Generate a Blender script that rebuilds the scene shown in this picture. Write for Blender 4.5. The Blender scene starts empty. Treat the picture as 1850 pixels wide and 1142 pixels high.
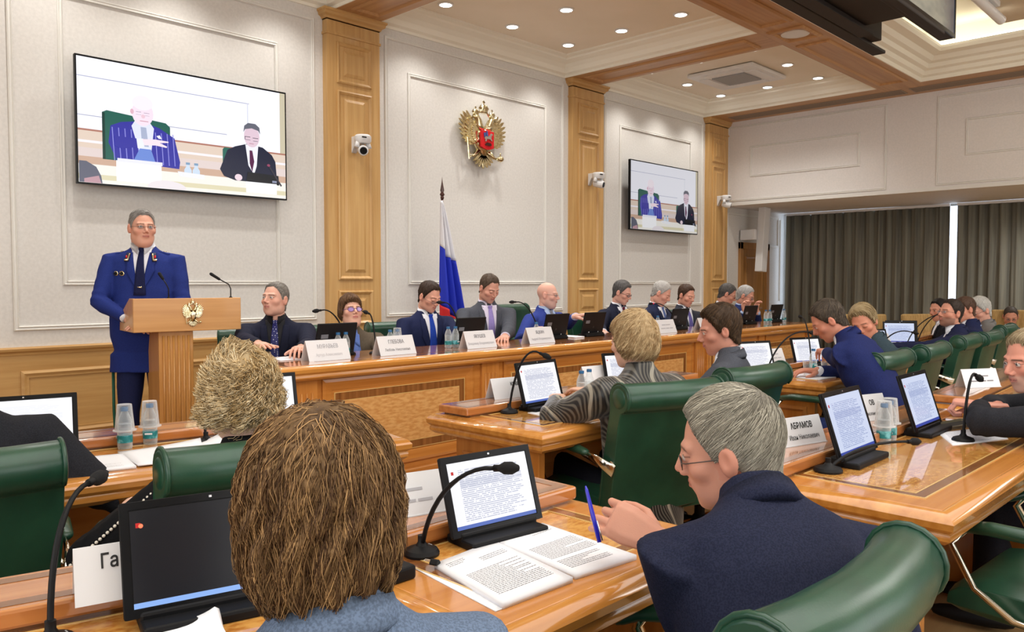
import bpy, bmesh, math, random
import numpy as np
from math import sin, cos, pi, radians, atan2, sqrt
from mathutils import Vector, Matrix, Euler
from mathutils.bvhtree import BVHTree
random.seed(7)
RNG = np.random.default_rng(11)
S = bpy.context.scene
COL = S.collection
# ------------------------------------------------------------------ camera, world, lights, exposure
F, CX, CY, HC = 1443.0, 925.0, 571.0, 1.38
YAW, PIT = radians(44.2), math.atan(60/1443.0)
cam = bpy.data.cameras.new('camera'); camo = bpy.data.objects.new('camera', cam); COL.objects.link(camo)
cam.sensor_width = 36.0; cam.lens = F/1850*36.0; cam.clip_start = .05; cam.clip_end = 60
camo.location = (0, 0, HC)
camo.rotation_euler = (pi/2-PIT, 0, YAW-pi/2)
S.camera = camo
S.view_settings.view_transform = 'Standard'; S.view_settings.look = 'None'
S.view_settings.gamma = 1; S.view_settings.use_curve_mapping = False
S.view_settings.exposure = 0.12
_fh = np.array([cos(YAW), sin(YAW), 0]); _rt = np.array([sin(YAW), -cos(YAW), 0])
_fw = _fh*cos(PIT)+np.array([0, 0, -sin(PIT)]); _up = np.cross(_rt, _fw)
def ray(u, v): return _fw+_rt*(u-CX)/F-_up*(v-CY)/F
def atz(u, v, z):
    d = ray(u, v); p = np.array([0, 0, HC])+d*(z-HC)/d[2]; return Vector(p)
def atd(u, v, D): return Vector(np.array([0, 0, HC])+ray(u, v)*D)
W = bpy.data.worlds.new('world'); S.world = W; W.use_nodes = True
W.node_tree.nodes['Background'].inputs[0].default_value = (.75, .85, 1, 1)
W.node_tree.nodes['Background'].inputs[1].default_value = 1.0
def area(name, loc, size, power, col=(1, .95, .88), rot=(0, 0, 0), spread=pi):
    l = bpy.data.lights.new(name, 'AREA'); l.shape = 'RECTANGLE'; l.size, l.size_y = size; l.energy = power; l.color = col; l.spread = spread
    o = bpy.data.objects.new(name, l); COL.objects.link(o); o.location = loc; o.rotation_euler = rot; return o
# added fill lights under the ceiling and at two walls, then the cove uplights
area('ceiling_fill_light', (2.6, .0, 4.38), (6.5, 4.6), 210, (1, .985, .96))  # added downward fill below the ceiling island, no fitting modelled
area('rear_fill_light', (4.5, -4.1, 2.1), (10, 2.6), 170, (.93, .96, 1), (-pi/2, 0, pi))  # added fill behind the camera; the back wall has no window
area('left_fill_light', (-3.1, .6, 2.3), (2.4, 7), 130, (.93, .96, 1), (0, -pi/2, 0))  # added fill from the left; that wall is solid too
for cx_, cy_, sx_, sy_ in ((4.2, 3.45, 14, .12), (11.5, -.2, .12, 7)):
    area('cove_uplight', (cx_, cy_, 4.47), (sx_, sy_), 45 if sx_ > 1 else 30, (1, .98, .92), (pi, 0, 0))
for bx in (10.4,):
    area('ceiling_fill_light', (8.6, -1.4, 4.38), (3, 2), 110, (1, .98, .95))  # second added fill below the island
# ------------------------------------------------------------------ helpers
def link(o, parent=None):
    COL.objects.link(o)
    if parent: o.parent = parent
    return o
def props(o, label=None, cat=None, group=None, kind=None):
    if label: o['label'] = label
    if cat: o['category'] = cat
    if group: o['group'] = group
    if kind: o['kind'] = kind
    return o
def empty(name, loc=(0, 0, 0), rz=0, label=None, cat=None, group=None):
    o = bpy.data.objects.new(name, None); link(o); o.location = loc; o.rotation_euler = (0, 0, rz); o.empty_display_size = .1
    return props(o, label, cat, group)
def tree(root, loc=None, rz=None, label=None, group=None):
    def cp(o, par):
        c = o.copy(); COL.objects.link(c)
        if par: c.parent = par
        for ch in o.children: cp(ch, c)
        return c
    r = cp(root, None)
    if loc is not None: r.location = loc
    if rz is not None: r.rotation_euler = (0, 0, rz)
    if label: r['label'] = label
    if group: r['group'] = group
    return r
class MB:
    def __init__(s): s.v = []; s.f = []; s.c = None
    def add(s, vs, fs):
        n = len(s.v); s.v += [tuple(map(float, v)) for v in vs]; s.f += [tuple(i+n for i in f) for f in fs]; return s
    def box(s, c, d, M=None):
        x, y, z = d[0]/2, d[1]/2, d[2]/2; c = Vector(c)
        vs = [Vector((i*x, j*y, k*z)) for i in (-1, 1) for j in (-1, 1) for k in (-1, 1)]
        vs = [c+(M @ v if M else v) for v in vs]
        return s.add(vs, [(0, 1, 3, 2), (4, 6, 7, 5), (0, 4, 5, 1), (2, 3, 7, 6), (0, 2, 6, 4), (1, 5, 7, 3)])
    def bb(s, a, b):
        return s.box([(a[i]+b[i])/2 for i in range(3)], [abs(b[i]-a[i]) for i in range(3)])
    def tube(s, pts, rad, n=8, cap=True, flat=1.0, upv=None, rnd=False):
        pts = [Vector(p) for p in pts]
        if not hasattr(rad, '__len__'): rad = [rad]*len(pts)
        if rnd:
            a = (pts[0]-pts[1]).normalized(); b = (pts[-1]-pts[-2]).normalized(); r0, r1 = rad[0], rad[-1]
            pts = [pts[0]+a*r0*.95, pts[0]+a*r0*.7]+pts+[pts[-1]+b*r1*.7, pts[-1]+b*r1*.95]
            rad = [r0*.3, r0*.72]+list(rad)+[r1*.72, r1*.3]
        k = len(pts); vs = []; prev = None
        for i, p in enumerate(pts):
            t = (pts[min(i+1, k-1)]-pts[max(i-1, 0)])
            if t.length < 1e-9: t = Vector((0, 0, 1))
            t.normalize()
            if prev is None:
                u = Vector(upv) if upv else (Vector((0, 0, 1)) if abs(t.z) < .9 else Vector((1, 0, 0)))
            else: u = prev
            u = (u-t*u.dot(t)).normalized(); prev = u; w = t.cross(u)
            for j in range(n):
                a = 2*pi*j/n; vs.append(p+(u*cos(a)*flat+w*sin(a))*rad[i])
        fs = [(i*n+j, i*n+(j+1) % n, (i+1)*n+(j+1) % n, (i+1)*n+j) for i in range(k-1) for j in range(n)]
        if cap: fs += [tuple(range(n-1, -1, -1)), tuple((k-1)*n+j for j in range(n))]
        return s.add(vs, fs)
    def lathe(s, prof, n=20, M=None, c=(0, 0, 0)):
        vs = []; c = Vector(c)
        for r, z in prof:
            for j in range(n):
                a = 2*pi*j/n; v = Vector((r*cos(a), r*sin(a), z)); vs.append(c+(M @ v if M else v))
        k = len(prof)
        fs = [(i*n+j, i*n+(j+1) % n, (i+1)*n+(j+1) % n, (i+1)*n+j) for i in range(k-1) for j in range(n)]
        if prof[0][0] > 0: fs.append(tuple(range(n-1, -1, -1)))
        if prof[-1][0] > 0: fs.append(tuple((k-1)*n+j for j in range(n)))
        return s.add(vs, fs)
    def loft(s, rings, cap=True):
        n = len(rings[0]); k = len(rings); vs = [p for r in rings for p in r]
        fs = [(i*n+j, i*n+(j+1) % n, (i+1)*n+(j+1) % n, (i+1)*n+j) for i in range(k-1) for j in range(n)]
        if cap: fs += [tuple(range(n-1, -1, -1)), tuple((k-1)*n+j for j in range(n))]
        return s.add(vs, fs)
    def prism(s, poly, o, e1, e2, nrm, t):
        """flat outline poly (a,b) in plane o+a*e1+b*e2, thickness t along nrm"""
        o, e1, e2, nrm = map(Vector, (o, e1, e2, nrm)); n = len(poly)
        a = [o+e1*p[0]+e2*p[1] for p in poly]; b = [p+nrm*t for p in a]
        return s.add(a+b, [tuple(range(n-1, -1, -1)), tuple(range(n, 2*n))]+[(i, (i+1) % n, n+(i+1) % n, n+i) for i in range(n)])
    def frame(s, o, e1, e2, nrm, w, h, prof):
        """profile prof [(inward, out)] swept round the rectangle w x h with mitred corners; closed profile"""
        o, e1, e2, nrm = map(Vector, (o, e1, e2, nrm)); rings = []
        for a, b, sa, sb in ((0, 0, 1, 1), (w, 0, -1, 1), (w, h, -1, -1), (0, h, 1, -1)):
            rings.append([o+e1*(a+sa*p)+e2*(b+sb*p)+nrm*q for p, q in prof])
        m = len(prof); vs = [p for r in rings for p in r]
        fs = [(i*m+j, i*m+(j+1) % m, ((i+1) % 4)*m+(j+1) % m, ((i+1) % 4)*m+j) for i in range(4) for j in range(m)]
        return s.add(vs, fs)
    def build(s, name, mat, parent=None, smooth=False, bevel=0, kind=None, label=None, cat=None, group=None, loc=None, rz=0, seg=2):
        me = bpy.data.meshes.new(name); me.from_pydata(s.v, [], s.f); me.materials.append(mat)
        bm = bmesh.new(); bm.from_mesh(me); bmesh.ops.recalc_face_normals(bm, faces=bm.faces); bm.to_mesh(me); bm.free()
        if smooth: me.polygons.foreach_set('use_smooth', [True]*len(me.polygons))
        o = bpy.data.objects.new(name, me); link(o, parent)
        if loc is not None: o.location = loc
        if rz: o.rotation_euler = (0, 0, rz)
        if bevel:
            b = o.modifiers.new('bevel', 'BEVEL'); b.width = bevel; b.segments = seg; b.limit_method = 'ANGLE'; b.angle_limit = radians(35)
        if smooth == 'auto': 
            try: me.set_sharp_from_angle(angle=radians(38))
            except Exception: pass
        return props(o, label, cat, group, kind)
def rotz(a): return Matrix.Rotation(a, 3, 'Z')
# ------------------------------------------------------------------ materials
def srgb(*c):
    c = [x/255 for x in c]; return tuple((x/12.92 if x <= .04045 else ((x+.055)/1.055)**2.4) for x in c)+(1,)
def mat(name, col, rough=.5, metal=0, col2=None, nscale=(8, 8, 8), lo=.35, hi=.65, detail=4, bump=0, bscale=60, coat=0, trans=0, ior=1.45,
        emit=None, estr=1, attr=None, sss=0, alpha=1, bdist=.002, spec=.5, sheen=0, bstretch=(1, 1, 1), coatr=.03):
    m = bpy.data.materials.new(name); m.use_nodes = True; nt = m.node_tree; N = nt.nodes; L = nt.links; p = N['Principled BSDF']
    def I(k, v): p.inputs[k].default_value = v
    I('Roughness', rough); I('Metallic', metal); I('Coat Weight', coat); I('Coat Roughness', coatr); I('Transmission Weight', trans); I('IOR', ior)
    I('Alpha', alpha); I('Specular IOR Level', spec); I('Sheen Weight', sheen); I('Base Color', col)
    if sss: I('Subsurface Weight', sss); I('Subsurface Radius', (.012, .005, .003)); I('Subsurface Scale', 1.0)
    tc = N.new('ShaderNodeTexCoord')
    def noise(scale, stretch=(1, 1, 1), det=4):
        mp = N.new('ShaderNodeMapping'); mp.inputs['Scale'].default_value = stretch; L.new(tc.outputs['Object'], mp.inputs[0])
        n = N.new('ShaderNodeTexNoise'); n.inputs['Scale'].default_value = scale; n.inputs['Detail'].default_value = det; L.new(mp.outputs[0], n.inputs['Vector']); return n
    out = None
    if col2:
        n = noise(1, nscale, detail); r = N.new('ShaderNodeValToRGB'); r.color_ramp.elements[0].position = lo; r.color_ramp.elements[1].position = hi
        r.color_ramp.elements[0].color = col; r.color_ramp.elements[1].color = col2; L.new(n.outputs['Fac'], r.inputs[0]); out = r.outputs[0]
    if attr:
        a = N.new('ShaderNodeAttribute'); a.attribute_name = attr
        if out:
            mx = N.new('ShaderNodeMix'); mx.data_type = 'RGBA'; mx.blend_type = 'MULTIPLY'; mx.inputs[0].default_value = 1
            L.new(a.outputs['Color'], mx.inputs[6]); L.new(out, mx.inputs[7]); out = mx.outputs[2]
        else: out = a.outputs['Color']
    if out: L.new(out, p.inputs['Base Color'])
    if emit:
        I('Emission Color', emit); I('Emission Strength', estr)
        if attr: L.new(out, p.inputs['Emission Color'])
    if bump:
        n = noise(bscale, bstretch, 3); b = N.new('ShaderNodeBump'); b.inputs['Strength'].default_value = bump; b.inputs['Distance'].default_value = bdist
        L.new(n.outputs['Fac'], b.inputs['Height']); L.new(b.outputs[0], p.inputs['Normal'])
    return m
def wood(name, c1, c2, axis, rough=.35, coat=.3, s=1.0, lo=.3, hi=.7):
    sc = {'x': (1.2*s, 26*s, 26*s), 'y': (26*s, 1.2*s, 26*s), 'z': (26*s, 26*s, 1.2*s)}[axis]
    return mat(name, c1, rough, 0, c2, sc, lo, hi, 6, .15, 1, coat, bstretch=tuple(q*3 for q in sc), bdist=.0006, coatr=.08)
OAK1, OAK2 = srgb(190, 146, 88), srgb(208, 168, 110)
oak_z = wood('oak_vertical', OAK1, OAK2, 'z', .42, .12)
oak_x = wood('oak_horizontal', srgb(186, 142, 84), srgb(204, 163, 104), 'x', .42, .12)
oak_y = wood('oak_beam', srgb(172, 128, 84), srgb(194, 150, 102), 'y', .45, .1)
beam_x = wood('oak_beam_along', srgb(172, 128, 84), srgb(194, 150, 102), 'x', .45, .1)
CH1, CH2 = srgb(182, 114, 48), srgb(206, 140, 68)
cherry_x = wood('cherry_horizontal', CH1, CH2, 'x', .25, .55)
cherry_z = wood('cherry_vertical', CH1, CH2, 'z', .28, .45)
cherry_y = wood('cherry_across', CH1, CH2, 'y', .25, .55)
top_x = wood('desk_top_wood', srgb(172, 104, 52), srgb(196, 130, 74), 'x', .14, 1.0)
nose_x = wood('desk_nosing_wood', srgb(176, 112, 44), srgb(206, 144, 70), 'x', .2, .8)
strip_d = wood('dark_veneer', srgb(104, 58, 26), srgb(150, 96, 46), 'x', .2, .9, 1.5)
strip_dz = wood('dark_veneer_upright', srgb(112, 66, 32), srgb(160, 108, 58), 'z', .25, .6, 1.2)
inlay = mat('pale_inlay', srgb(226, 190, 120), .25, coat=.8)
burl = mat('burl_veneer', srgb(188, 120, 50), .14, 0, srgb(220, 164, 86), (45, 90, 90), .36, .62, 8, 0, coat=1.0)
burl_f = mat('burl_front_panel', srgb(206, 148, 84), .3, 0, srgb(228, 180, 116), (18, 60, 60), .38, .62, 8, 0, coat=.5)
wallm = mat('white_wall_fabric', srgb(212, 209, 204), .8, 0, srgb(220, 217, 212), (40, 40, 40), bump=.25, bscale=160)
bulkm = mat('white_bulkhead_paint', srgb(222, 218, 214), .8, 0, srgb(228, 223, 219), (40, 40, 40), bump=.2, bscale=160)
mould = mat('white_moulding', srgb(224, 222, 216), .5)
ceilm = mat('cream_ceiling', srgb(236, 226, 208), .85, 0, srgb(240, 230, 214), (2, 2, 2))
covem = mat('cove_white', srgb(240, 236, 222), .7)
floorm = wood('parquet_floor', srgb(150, 118, 78), srgb(178, 146, 102), 'x', .35, .3, .6)
carpet = mat('dais_brown_carpet', srgb(120, 84, 46), .9, 0, srgb(140, 102, 60), (30, 30, 30), bump=.4, bscale=300)
leather = mat('green_leather', srgb(24, 62, 46), .34, 0, srgb(32, 74, 54), (9, 9, 9), bump=.25, bscale=260, coat=.25, coatr=.25, bdist=.0008)
chrome = mat('polished_chrome', (.75, .7, .6, 1), .12, 1)
blackp = mat('black_plastic', srgb(18, 18, 20), .5, spec=.25, bump=.1, bscale=400)
blackg = mat('black_gloss_bezel', srgb(10, 11, 14), .3, spec=.25)
foam = mat('black_foam', srgb(16, 16, 18), .9, bump=.6, bscale=500)
paper = mat('white_paper', srgb(232, 233, 238), .7)
cardm = mat('white_card', srgb(226, 227, 230), .45)
inkm = mat('black_ink', srgb(34, 34, 36), .6)
greyink = mat('grey_ink', srgb(128, 128, 134), .6)
def glassy(name, col, rough=.03, mixf=.22):
    m = bpy.data.materials.new(name); m.use_nodes = True; nt = m.node_tree; N = nt.nodes; L = nt.links
    for n in list(N): N.remove(n)
    o = N.new('ShaderNodeOutputMaterial'); t = N.new('ShaderNodeBsdfTransparent'); g = N.new('ShaderNodeBsdfPrincipled'); mx = N.new('ShaderNodeMixShader')
    g.inputs['Base Color'].default_value = col; g.inputs['Roughness'].default_value = rough; g.inputs['Metallic'].default_value = .0
    t.inputs[0].default_value = tuple(min(1, c*.3+.7) for c in col[:3])+(1,)
    fr = N.new('ShaderNodeLayerWeight'); fr.inputs[0].default_value = .18; ad = N.new('ShaderNodeMath'); ad.inputs[1].default_value = mixf; ad.use_clamp = True
    L.new(fr.outputs['Facing'], ad.inputs[0]); L.new(ad.outputs[0], mx.inputs[0]); L.new(t.outputs[0], mx.inputs[1]); L.new(g.outputs[0], mx.inputs[2]); L.new(mx.outputs[0], o.inputs[0]); return m
petm = glassy('clear_bottle_plastic', (.85, .9, .92, 1), .05, .12)
cupm = glassy('clear_cup_plastic', (.9, .92, .93, 1), .05, .06)
acryl = glassy('clear_acrylic', (.85, .88, .9, 1), .05, .25)
lensm = glassy('spectacle_lens', (.35, .38, .42, 1), .03, .12)
capm = mat('blue_cap', srgb(28, 92, 140), .35)
tealm = mat('teal_label', srgb(26, 122, 128), .4, 0, srgb(120, 196, 206), (30, 30, 30), .45, .6)
goldm = mat('gilt_metal', (.66, .55, .30, 1), .2, 1, (.88, .80, .56, 1), (30, 30, 30), bump=.3, bscale=60)
silvm = mat('silver_metal', (.7, .7, .72, 1), .25, 1)
redm = mat('red_enamel', srgb(206, 26, 34), .3)
whitep = mat('white_plastic', srgb(226, 226, 226), .35)
greyp = mat('grey_plastic', srgb(150, 150, 150), .5)
lampm = mat('lit_downlight', (1, 1, 1, 1), .5, emit=(1, .97, .9, 1), estr=7)
ledm = mat('lit_cove_strip', (1, 1, 1, 1), .5, emit=(1, .98, .9, 1), estr=1.8)
def screen_mat(name, base, text, bar, strength):
    """a lit display: pale page, fine lines of type, coloured task bar (object coords x 0..w, z 0..h)"""
    m = bpy.data.materials.new(name); m.use_nodes = True; nt = m.node_tree; N = nt.nodes; L = nt.links; p = N['Principled BSDF']
    tc = N.new('ShaderNodeTexCoord'); sp = N.new('ShaderNodeSeparateXYZ'); L.new(tc.outputs['UV'], sp.inputs[0])
    def mth(op, a, b=None, c=None):
        n = N.new('ShaderNodeMath'); n.operation = op
        for i, q in enumerate((a, b, c)):
            if q is None: continue
            if hasattr(q, 'is_output'): L.new(q, n.inputs[i])
            else: n.inputs[i].default_value = q
        return n.outputs[0]
    x, y = sp.outputs[0], sp.outputs[1]
    row = mth('FLOOR', mth('MULTIPLY', y, 34)); fr = mth('FRACT', mth('MULTIPLY', y, 34))
    line = mth('GREATER_THAN', fr, .55)
    cmb = N.new('ShaderNodeCombineXYZ'); L.new(mth('MULTIPLY', x, 40), cmb.inputs[0]); L.new(mth('MULTIPLY', row, 3.7), cmb.inputs[1])
    nz = N.new('ShaderNodeTexNoise'); nz.inputs['Scale'].default_value = 1; nz.inputs['Detail'].default_value = 2; L.new(cmb.outputs[0], nz.inputs['Vector'])
    wrd = mth('GREATER_THAN', nz.outputs[0], .42)
    cm2 = N.new('ShaderNodeCombineXYZ'); L.new(mth('MULTIPLY', row, 1.37), cm2.inputs[1])
    nl = N.new('ShaderNodeTexNoise'); nl.inputs['Scale'].default_value = 1; L.new(cm2.outputs[0], nl.inputs['Vector'])
    ln = mth('LESS_THAN', x, mth('ADD', .35, mth('MULTIPLY', nl.outputs[0], 1.0)))
    body = mth('MULTIPLY', mth('MULTIPLY', mth('GREATER_THAN', x, .12), mth('LESS_THAN', x, .9)), mth('MULTIPLY', mth('GREATER_THAN', y, .09), mth('LESS_THAN', y, .88)))
    txt = mth('MULTIPLY', mth('MULTIPLY', mth('MULTIPLY', line, wrd), ln), body)
    band = mth('MULTIPLY', mth('MULTIPLY', mth('GREATER_THAN', y, .6), mth('LESS_THAN', y, .72)), body)
    def mix(f, a, b):
        n = N.new('ShaderNodeMix'); n.data_type = 'RGBA'
        L.new(f, n.inputs[0]); 
        for k, q in ((6, a), (7, b)):
            if hasattr(q, 'is_output'): L.new(q, n.inputs[k])
            else: n.inputs[k].default_value = q
        return n.outputs[2]
    c = mix(mth('MULTIPLY', band, .35), base, text)
    c = mix(mth('MULTIPLY', txt, .8), c, text)
    c = mix(mth('LESS_THAN', y, .055), c, bar)
    red = mth('MULTIPLY', mth('MULTIPLY', mth('GREATER_THAN', x, .035), mth('LESS_THAN', x, .065)), mth('MULTIPLY', mth('GREATER_THAN', y, .82), mth('LESS_THAN', y, .87)))
    c = mix(red, c, srgb(200, 40, 40))
    p.inputs['Base Color'].default_value = (.01, .01, .01, 1); p.inputs['Roughness'].default_value = .25; p.inputs['Specular IOR Level'].default_value = .2
    L.new(c, p.inputs['Emission Color']); p.inputs['Emission Strength'].default_value = strength
    return m
scr_white = screen_mat('lit_document_screen', srgb(250, 250, 255), srgb(168, 174, 200), srgb(84, 110, 190), .92)
scr_blue = screen_mat('lit_document_screen_blue', srgb(214, 224, 250), srgb(140, 156, 205), srgb(60, 78, 170), .85)
scr_dark = screen_mat('dark_desktop_screen', srgb(14, 15, 22), srgb(14, 15, 22), srgb(140, 178, 240), 1.0)
scr_plain = screen_mat('lit_blank_screen', srgb(250, 250, 255), srgb(238, 240, 250), srgb(190, 205, 240), .95)
tvm = mat('television_picture', (0, 0, 0, 1), .2, attr='col', emit=(1, 1, 1, 1), estr=1.0)
for n in tvm.node_tree.nodes:
    if n.type == 'BSDF_PRINCIPLED':
        for l in list(tvm.node_tree.links):
            if l.to_socket == n.inputs['Base Color']: tvm.node_tree.links.remove(l)
tvm2 = tvm.copy(); tvm2.name = 'television_picture_dim'
tvm2.node_tree.nodes['Principled BSDF'].inputs['Emission Strength'].default_value = .62
curtm = mat('dark_taupe_curtain', srgb(104, 102, 92), .8, 0, srgb(136, 134, 120), (14, 14, .6), .35, .65, 4, .3, 200)
# ------------------------------------------------------------------ room shell
WY, RX, WX = 7.0, 12.42, 14.7     # front wall plane, bulkhead plane, window wall plane
LX, BY = -3.2, -4.2
MB().bb((LX, BY, -.1), (WX+.2, WY+.2, 0)).build('floor', floorm, kind='structure')
MB().bb((LX, WY, 0), (WX+.2, WY+.2, 4.9)).build('wall_front', wallm, kind='structure')
MB().bb((LX-.2, BY, 0), (LX, WY, 4.9)).build('wall_left', wallm, kind='structure')
MB().bb((LX, BY-.2, 0), (WX+.2, BY, 4.9)).build('wall_back', wallm, kind='structure')
# window wall with three tall openings behind the curtains
ww = MB()
ww.bb((WX, BY, 0), (WX+.2, WY, .35)); ww.bb((WX, BY, 2.68), (WX+.2, WY, 4.9))
wins = [(5.0, 6.995), (2.6, 4.2), (.0, 1.8), (-3, -1)]
ys = [BY]+[q for w in sorted(wins) for q in w]+[WY]
for i in range(0, len(ys), 2): ww.bb((WX, ys[i], .35), (WX+.2, ys[i+1], 2.68))
ww.build('wall_right', wallm, kind='structure')
skym = mat('bright_daylight_beyond', (1, 1, 1, 1), 1, emit=(.86, .93, 1, 1), estr=3.2)
wing = glassy('window_glass', (.9, .95, 1, 1), .02, .05)
for k, (a, b) in enumerate(wins):
    f = MB(); f.frame((WX+.06, a, .35), (0, 1, 0), (0, 0, 1), (-1, 0, 0), b-a, 2.33, [(0, 0), (.018, 0), (.018, .03), (0, .03)])
    f.bb((WX+.02, (a+b)/2-.02, .4), (WX+.06, (a+b)/2+.02, 2.63))
    w = f.build('window_%d' % (k+1), whitep, kind='structure')
    MB().bb((WX+.07, a, .35), (WX+.08, b, 2.68)).build('pane', wing, w)
W.node_tree.nodes['Background'].inputs[1].default_value = 3.0
# bulkhead over the window alcove
MB().bb((RX, BY, 2.69), (WX, WY, 2.75)).bb((RX, BY, 2.75), (RX+.15, WY, 4.5)).build('ceiling_bulkhead', bulkm, kind='structure')
for yy in (2.3, .6):  # added lamps, kept out of view, to brighten the curtains
    dlx = empty('soffit_fill_lamp', (13.5, yy, 2.69), 0, 'added round fill lamp in the alcove soffit, %s' % {2.3: 'nearer the door', .6: 'farther from the door'}[yy], 'downlight', 'added soffit lamps')
    MB().lathe([(0, -.004), (.05, -.004), (.06, 0)], 16).build('diffuser', lampm, dlx)
    sl = bpy.data.lights.new('soffit_fill_beam', 'SPOT'); sl.energy = 90; sl.spot_size = radians(160); sl.spot_blend = .9; sl.shadow_soft_size = .06; so = bpy.data.objects.new('soffit_fill_beam', sl); COL.objects.link(so); so.location = (13.5, yy, 2.67)
MP = [(0, 0), (0, .012), (.008, .018), (.016, .012), (.022, .012), (.03, .02), (.036, .012), (.036, 0)]
MPs = [(p*.8, q*.8) for p, q in MP]
def wallframe(x0, x1, z0, z1, prof=MP, par=None):
    MB().frame((x0, WY, z0), (1, 0, 0), (0, 0, 1), (0, -1, 0), x1-x0, z1-z0, prof).build('trim_moulding', mould, kind='structure')
for a in [(1.72, 4.38, 1.01, 4.0), (2.07, 3.98, 1.36, 3.67), (5.24, 8.17, 1.01, 4.02), (5.55, 7.83, 1.36, 3.68), (9.06, 11.7, 1.01, 4.0), (9.42, 11.35, 1.36, 3.66),
          (-1.9, .68, 1.01, 4.0), (12.5, 14.55, 1.0, 2.6), (13.75, 14.45, 2.05, 2.62)]:
    wallframe(*a)
for (y0, y1, z0, z1) in [(4.33, 6.95, 2.76, 4.02), (4.72, 6.52, 3.15, 3.66), (.6, 3.65, 2.76, 4.02), (1.1, 3.28, 3.15, 3.66)]:
    MB().frame((RX, y0, z0), (0, 1, 0), (0, 0, 1), (-1, 0, 0), y1-y0, z1-z0, MPs).build('trim_moulding', mould, kind='structure')
MB().bb((RX-.012, BY, 2.69), (RX, WY, 2.74)).build('trim_bulkhead_edge', mould, kind='structure')
# wainscot: dark cap rail, panels with moulded frames
wn = MB(); wn.bb((LX, WY-.03, 0), (11.79, WY, .82)); wn.bb((12.45, WY-.03, 0), (12.9, WY, .82)); wb = wn.build('wainscot_front', oak_x, kind='structure')
rl = [(0, .82), (.035, .82), (.04, .84), (.06, .855), (.065, .875), (.05, .885), (0, .885)]
def rail(x0, x1):
    n = len(rl); vs = [(x0, WY-p, z) for p, z in rl]+[(x1, WY-p, z) for p, z in rl]
    m = MB().add(vs, [tuple(range(n)), tuple(range(2*n-1, n-1, -1))]+[(i, (i+1) % n, n+(i+1) % n, n+i) for i in range(n)]); m.build('trim_cap_rail', oak_x, kind='structure', bevel=.003)
for a, b in ((LX, .8), (1.42, 4.48), (5.14, 8.27), (8.97, 11.77)): rail(a, b)
WP = [(0, 0), (0, .012), (.02, .022), (.04, .01), (.055, .01), (.055, 0)]
for a, b in ((-2, .7), (1.75, 4.35), (5.28, 6.6), (6.75, 8.15), (9.1, 10.3), (10.45, 11.65)):
    MB().frame((a, WY-.03, .18), (1, 0, 0), (0, 0, 1), (0, -1, 0), b-a, .52, WP).build('trim_panel_frame', oak_x, kind='structure')
# pilasters
def pilaster(x0, x1, ztop=4.1):
    w = x1-x0; y = WY-.08
    p = MB().bb((x0, y, 0), (x1, WY, 3.86)).bb((x0-.01, y-.012, 3.86), (x1+.01, WY, 3.885)).bb((x0, y, 3.885), (x1, WY, 4.02))
    o = p.build('trim_pilaster', oak_z, kind='structure')
    cpf = [(0, 0), (.012, .0), (.02, .02), (.045, .035), (.05, .06), (.062, .07), (.062, .09), (0, .09)]
    c = MB()
    # capital: crown profile on the three free sides
    xs = [(x0, WY), (x0, y), (x1, y), (x1, WY)]; dr = [(-1, 0), (-1, -1), (1, -1), (1, 0)]
    rings = [[(X+dx*p_, Y+dy*p_, 4.01+q) for p_, q in cpf] for (X, Y), (dx, dy) in zip(xs, dr)]
    m = len(cpf); vs = [v for r in rings for v in r]
    c.add(vs, [(i*m+j, i*m+(j+1) % m, (i+1)*m+(j+1) % m, (i+1)*m+j) for i in range(3) for j in range(m)]); c.bb((x0, y, 4.0), (x1, WY, 4.1))
    c.build('capital', oak_x, o)
    P1 = [(0, 0), (0, .014), (.015, .02), (.035, .008), (.04, 0)]
    a = w*.17
    for z0, z1 in ((3.39, 3.8), (1.41, 3.32), (.95, 1.3), (.2, .85)):
        MB().frame((x0+a, y, z0), (1, 0, 0), (0, 0, 1), (0, -1, 0), w-2*a, z1-z0, P1).build('panel_moulding', oak_z, o)
        b = MB(); q = a+.085
        b.frame((x0+q, y, z0+.08), (1, 0, 0), (0, 0, 1), (0, -1, 0), w-2*q, z1-z0-.16, [(0, 0), (.0, .004), (.03, .016), (.03, 0)])
        b.bb((x0+q+.028, y-.016, z0+.108), (x1-q-.028, y, z1-.108)); b.build('raised_panel', oak_z, o)
    return o
for a, b in ((.8, 1.42), (4.48, 5.12), (8.28, 8.95), (11.78, 12.4)): pilaster(a, b)
# door behind the right end of the dais
dm = wood('door_oak', srgb(156, 110, 58), srgb(180, 132, 76), 'z', .4, .2)
d = MB().bb((12.95, WY-.02, 0), (14.0, WY, 2.06)).build('door_1', dm, kind='structure')
f = MB()
for a in ((12.93, 13.03, 0, 2.1), (13.93, 14.03, 0, 2.1), (12.93, 14.03, 1.98, 2.1)): f.bb((a[0], WY-.05, a[2]), (a[1], WY, a[3]))
f.build('door_casing', dm, d, bevel=.006)
MB().frame((13.15, WY-.02, .9), (1, 0, 0), (0, 0, 1), (0, -1, 0), .65, .95, WP).build('door_panel', dm, d)
MB().frame((13.15, WY-.02, .2), (1, 0, 0), (0, 0, 1), (0, -1, 0), .65, .55, WP).build('door_panel', dm, d)
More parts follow.
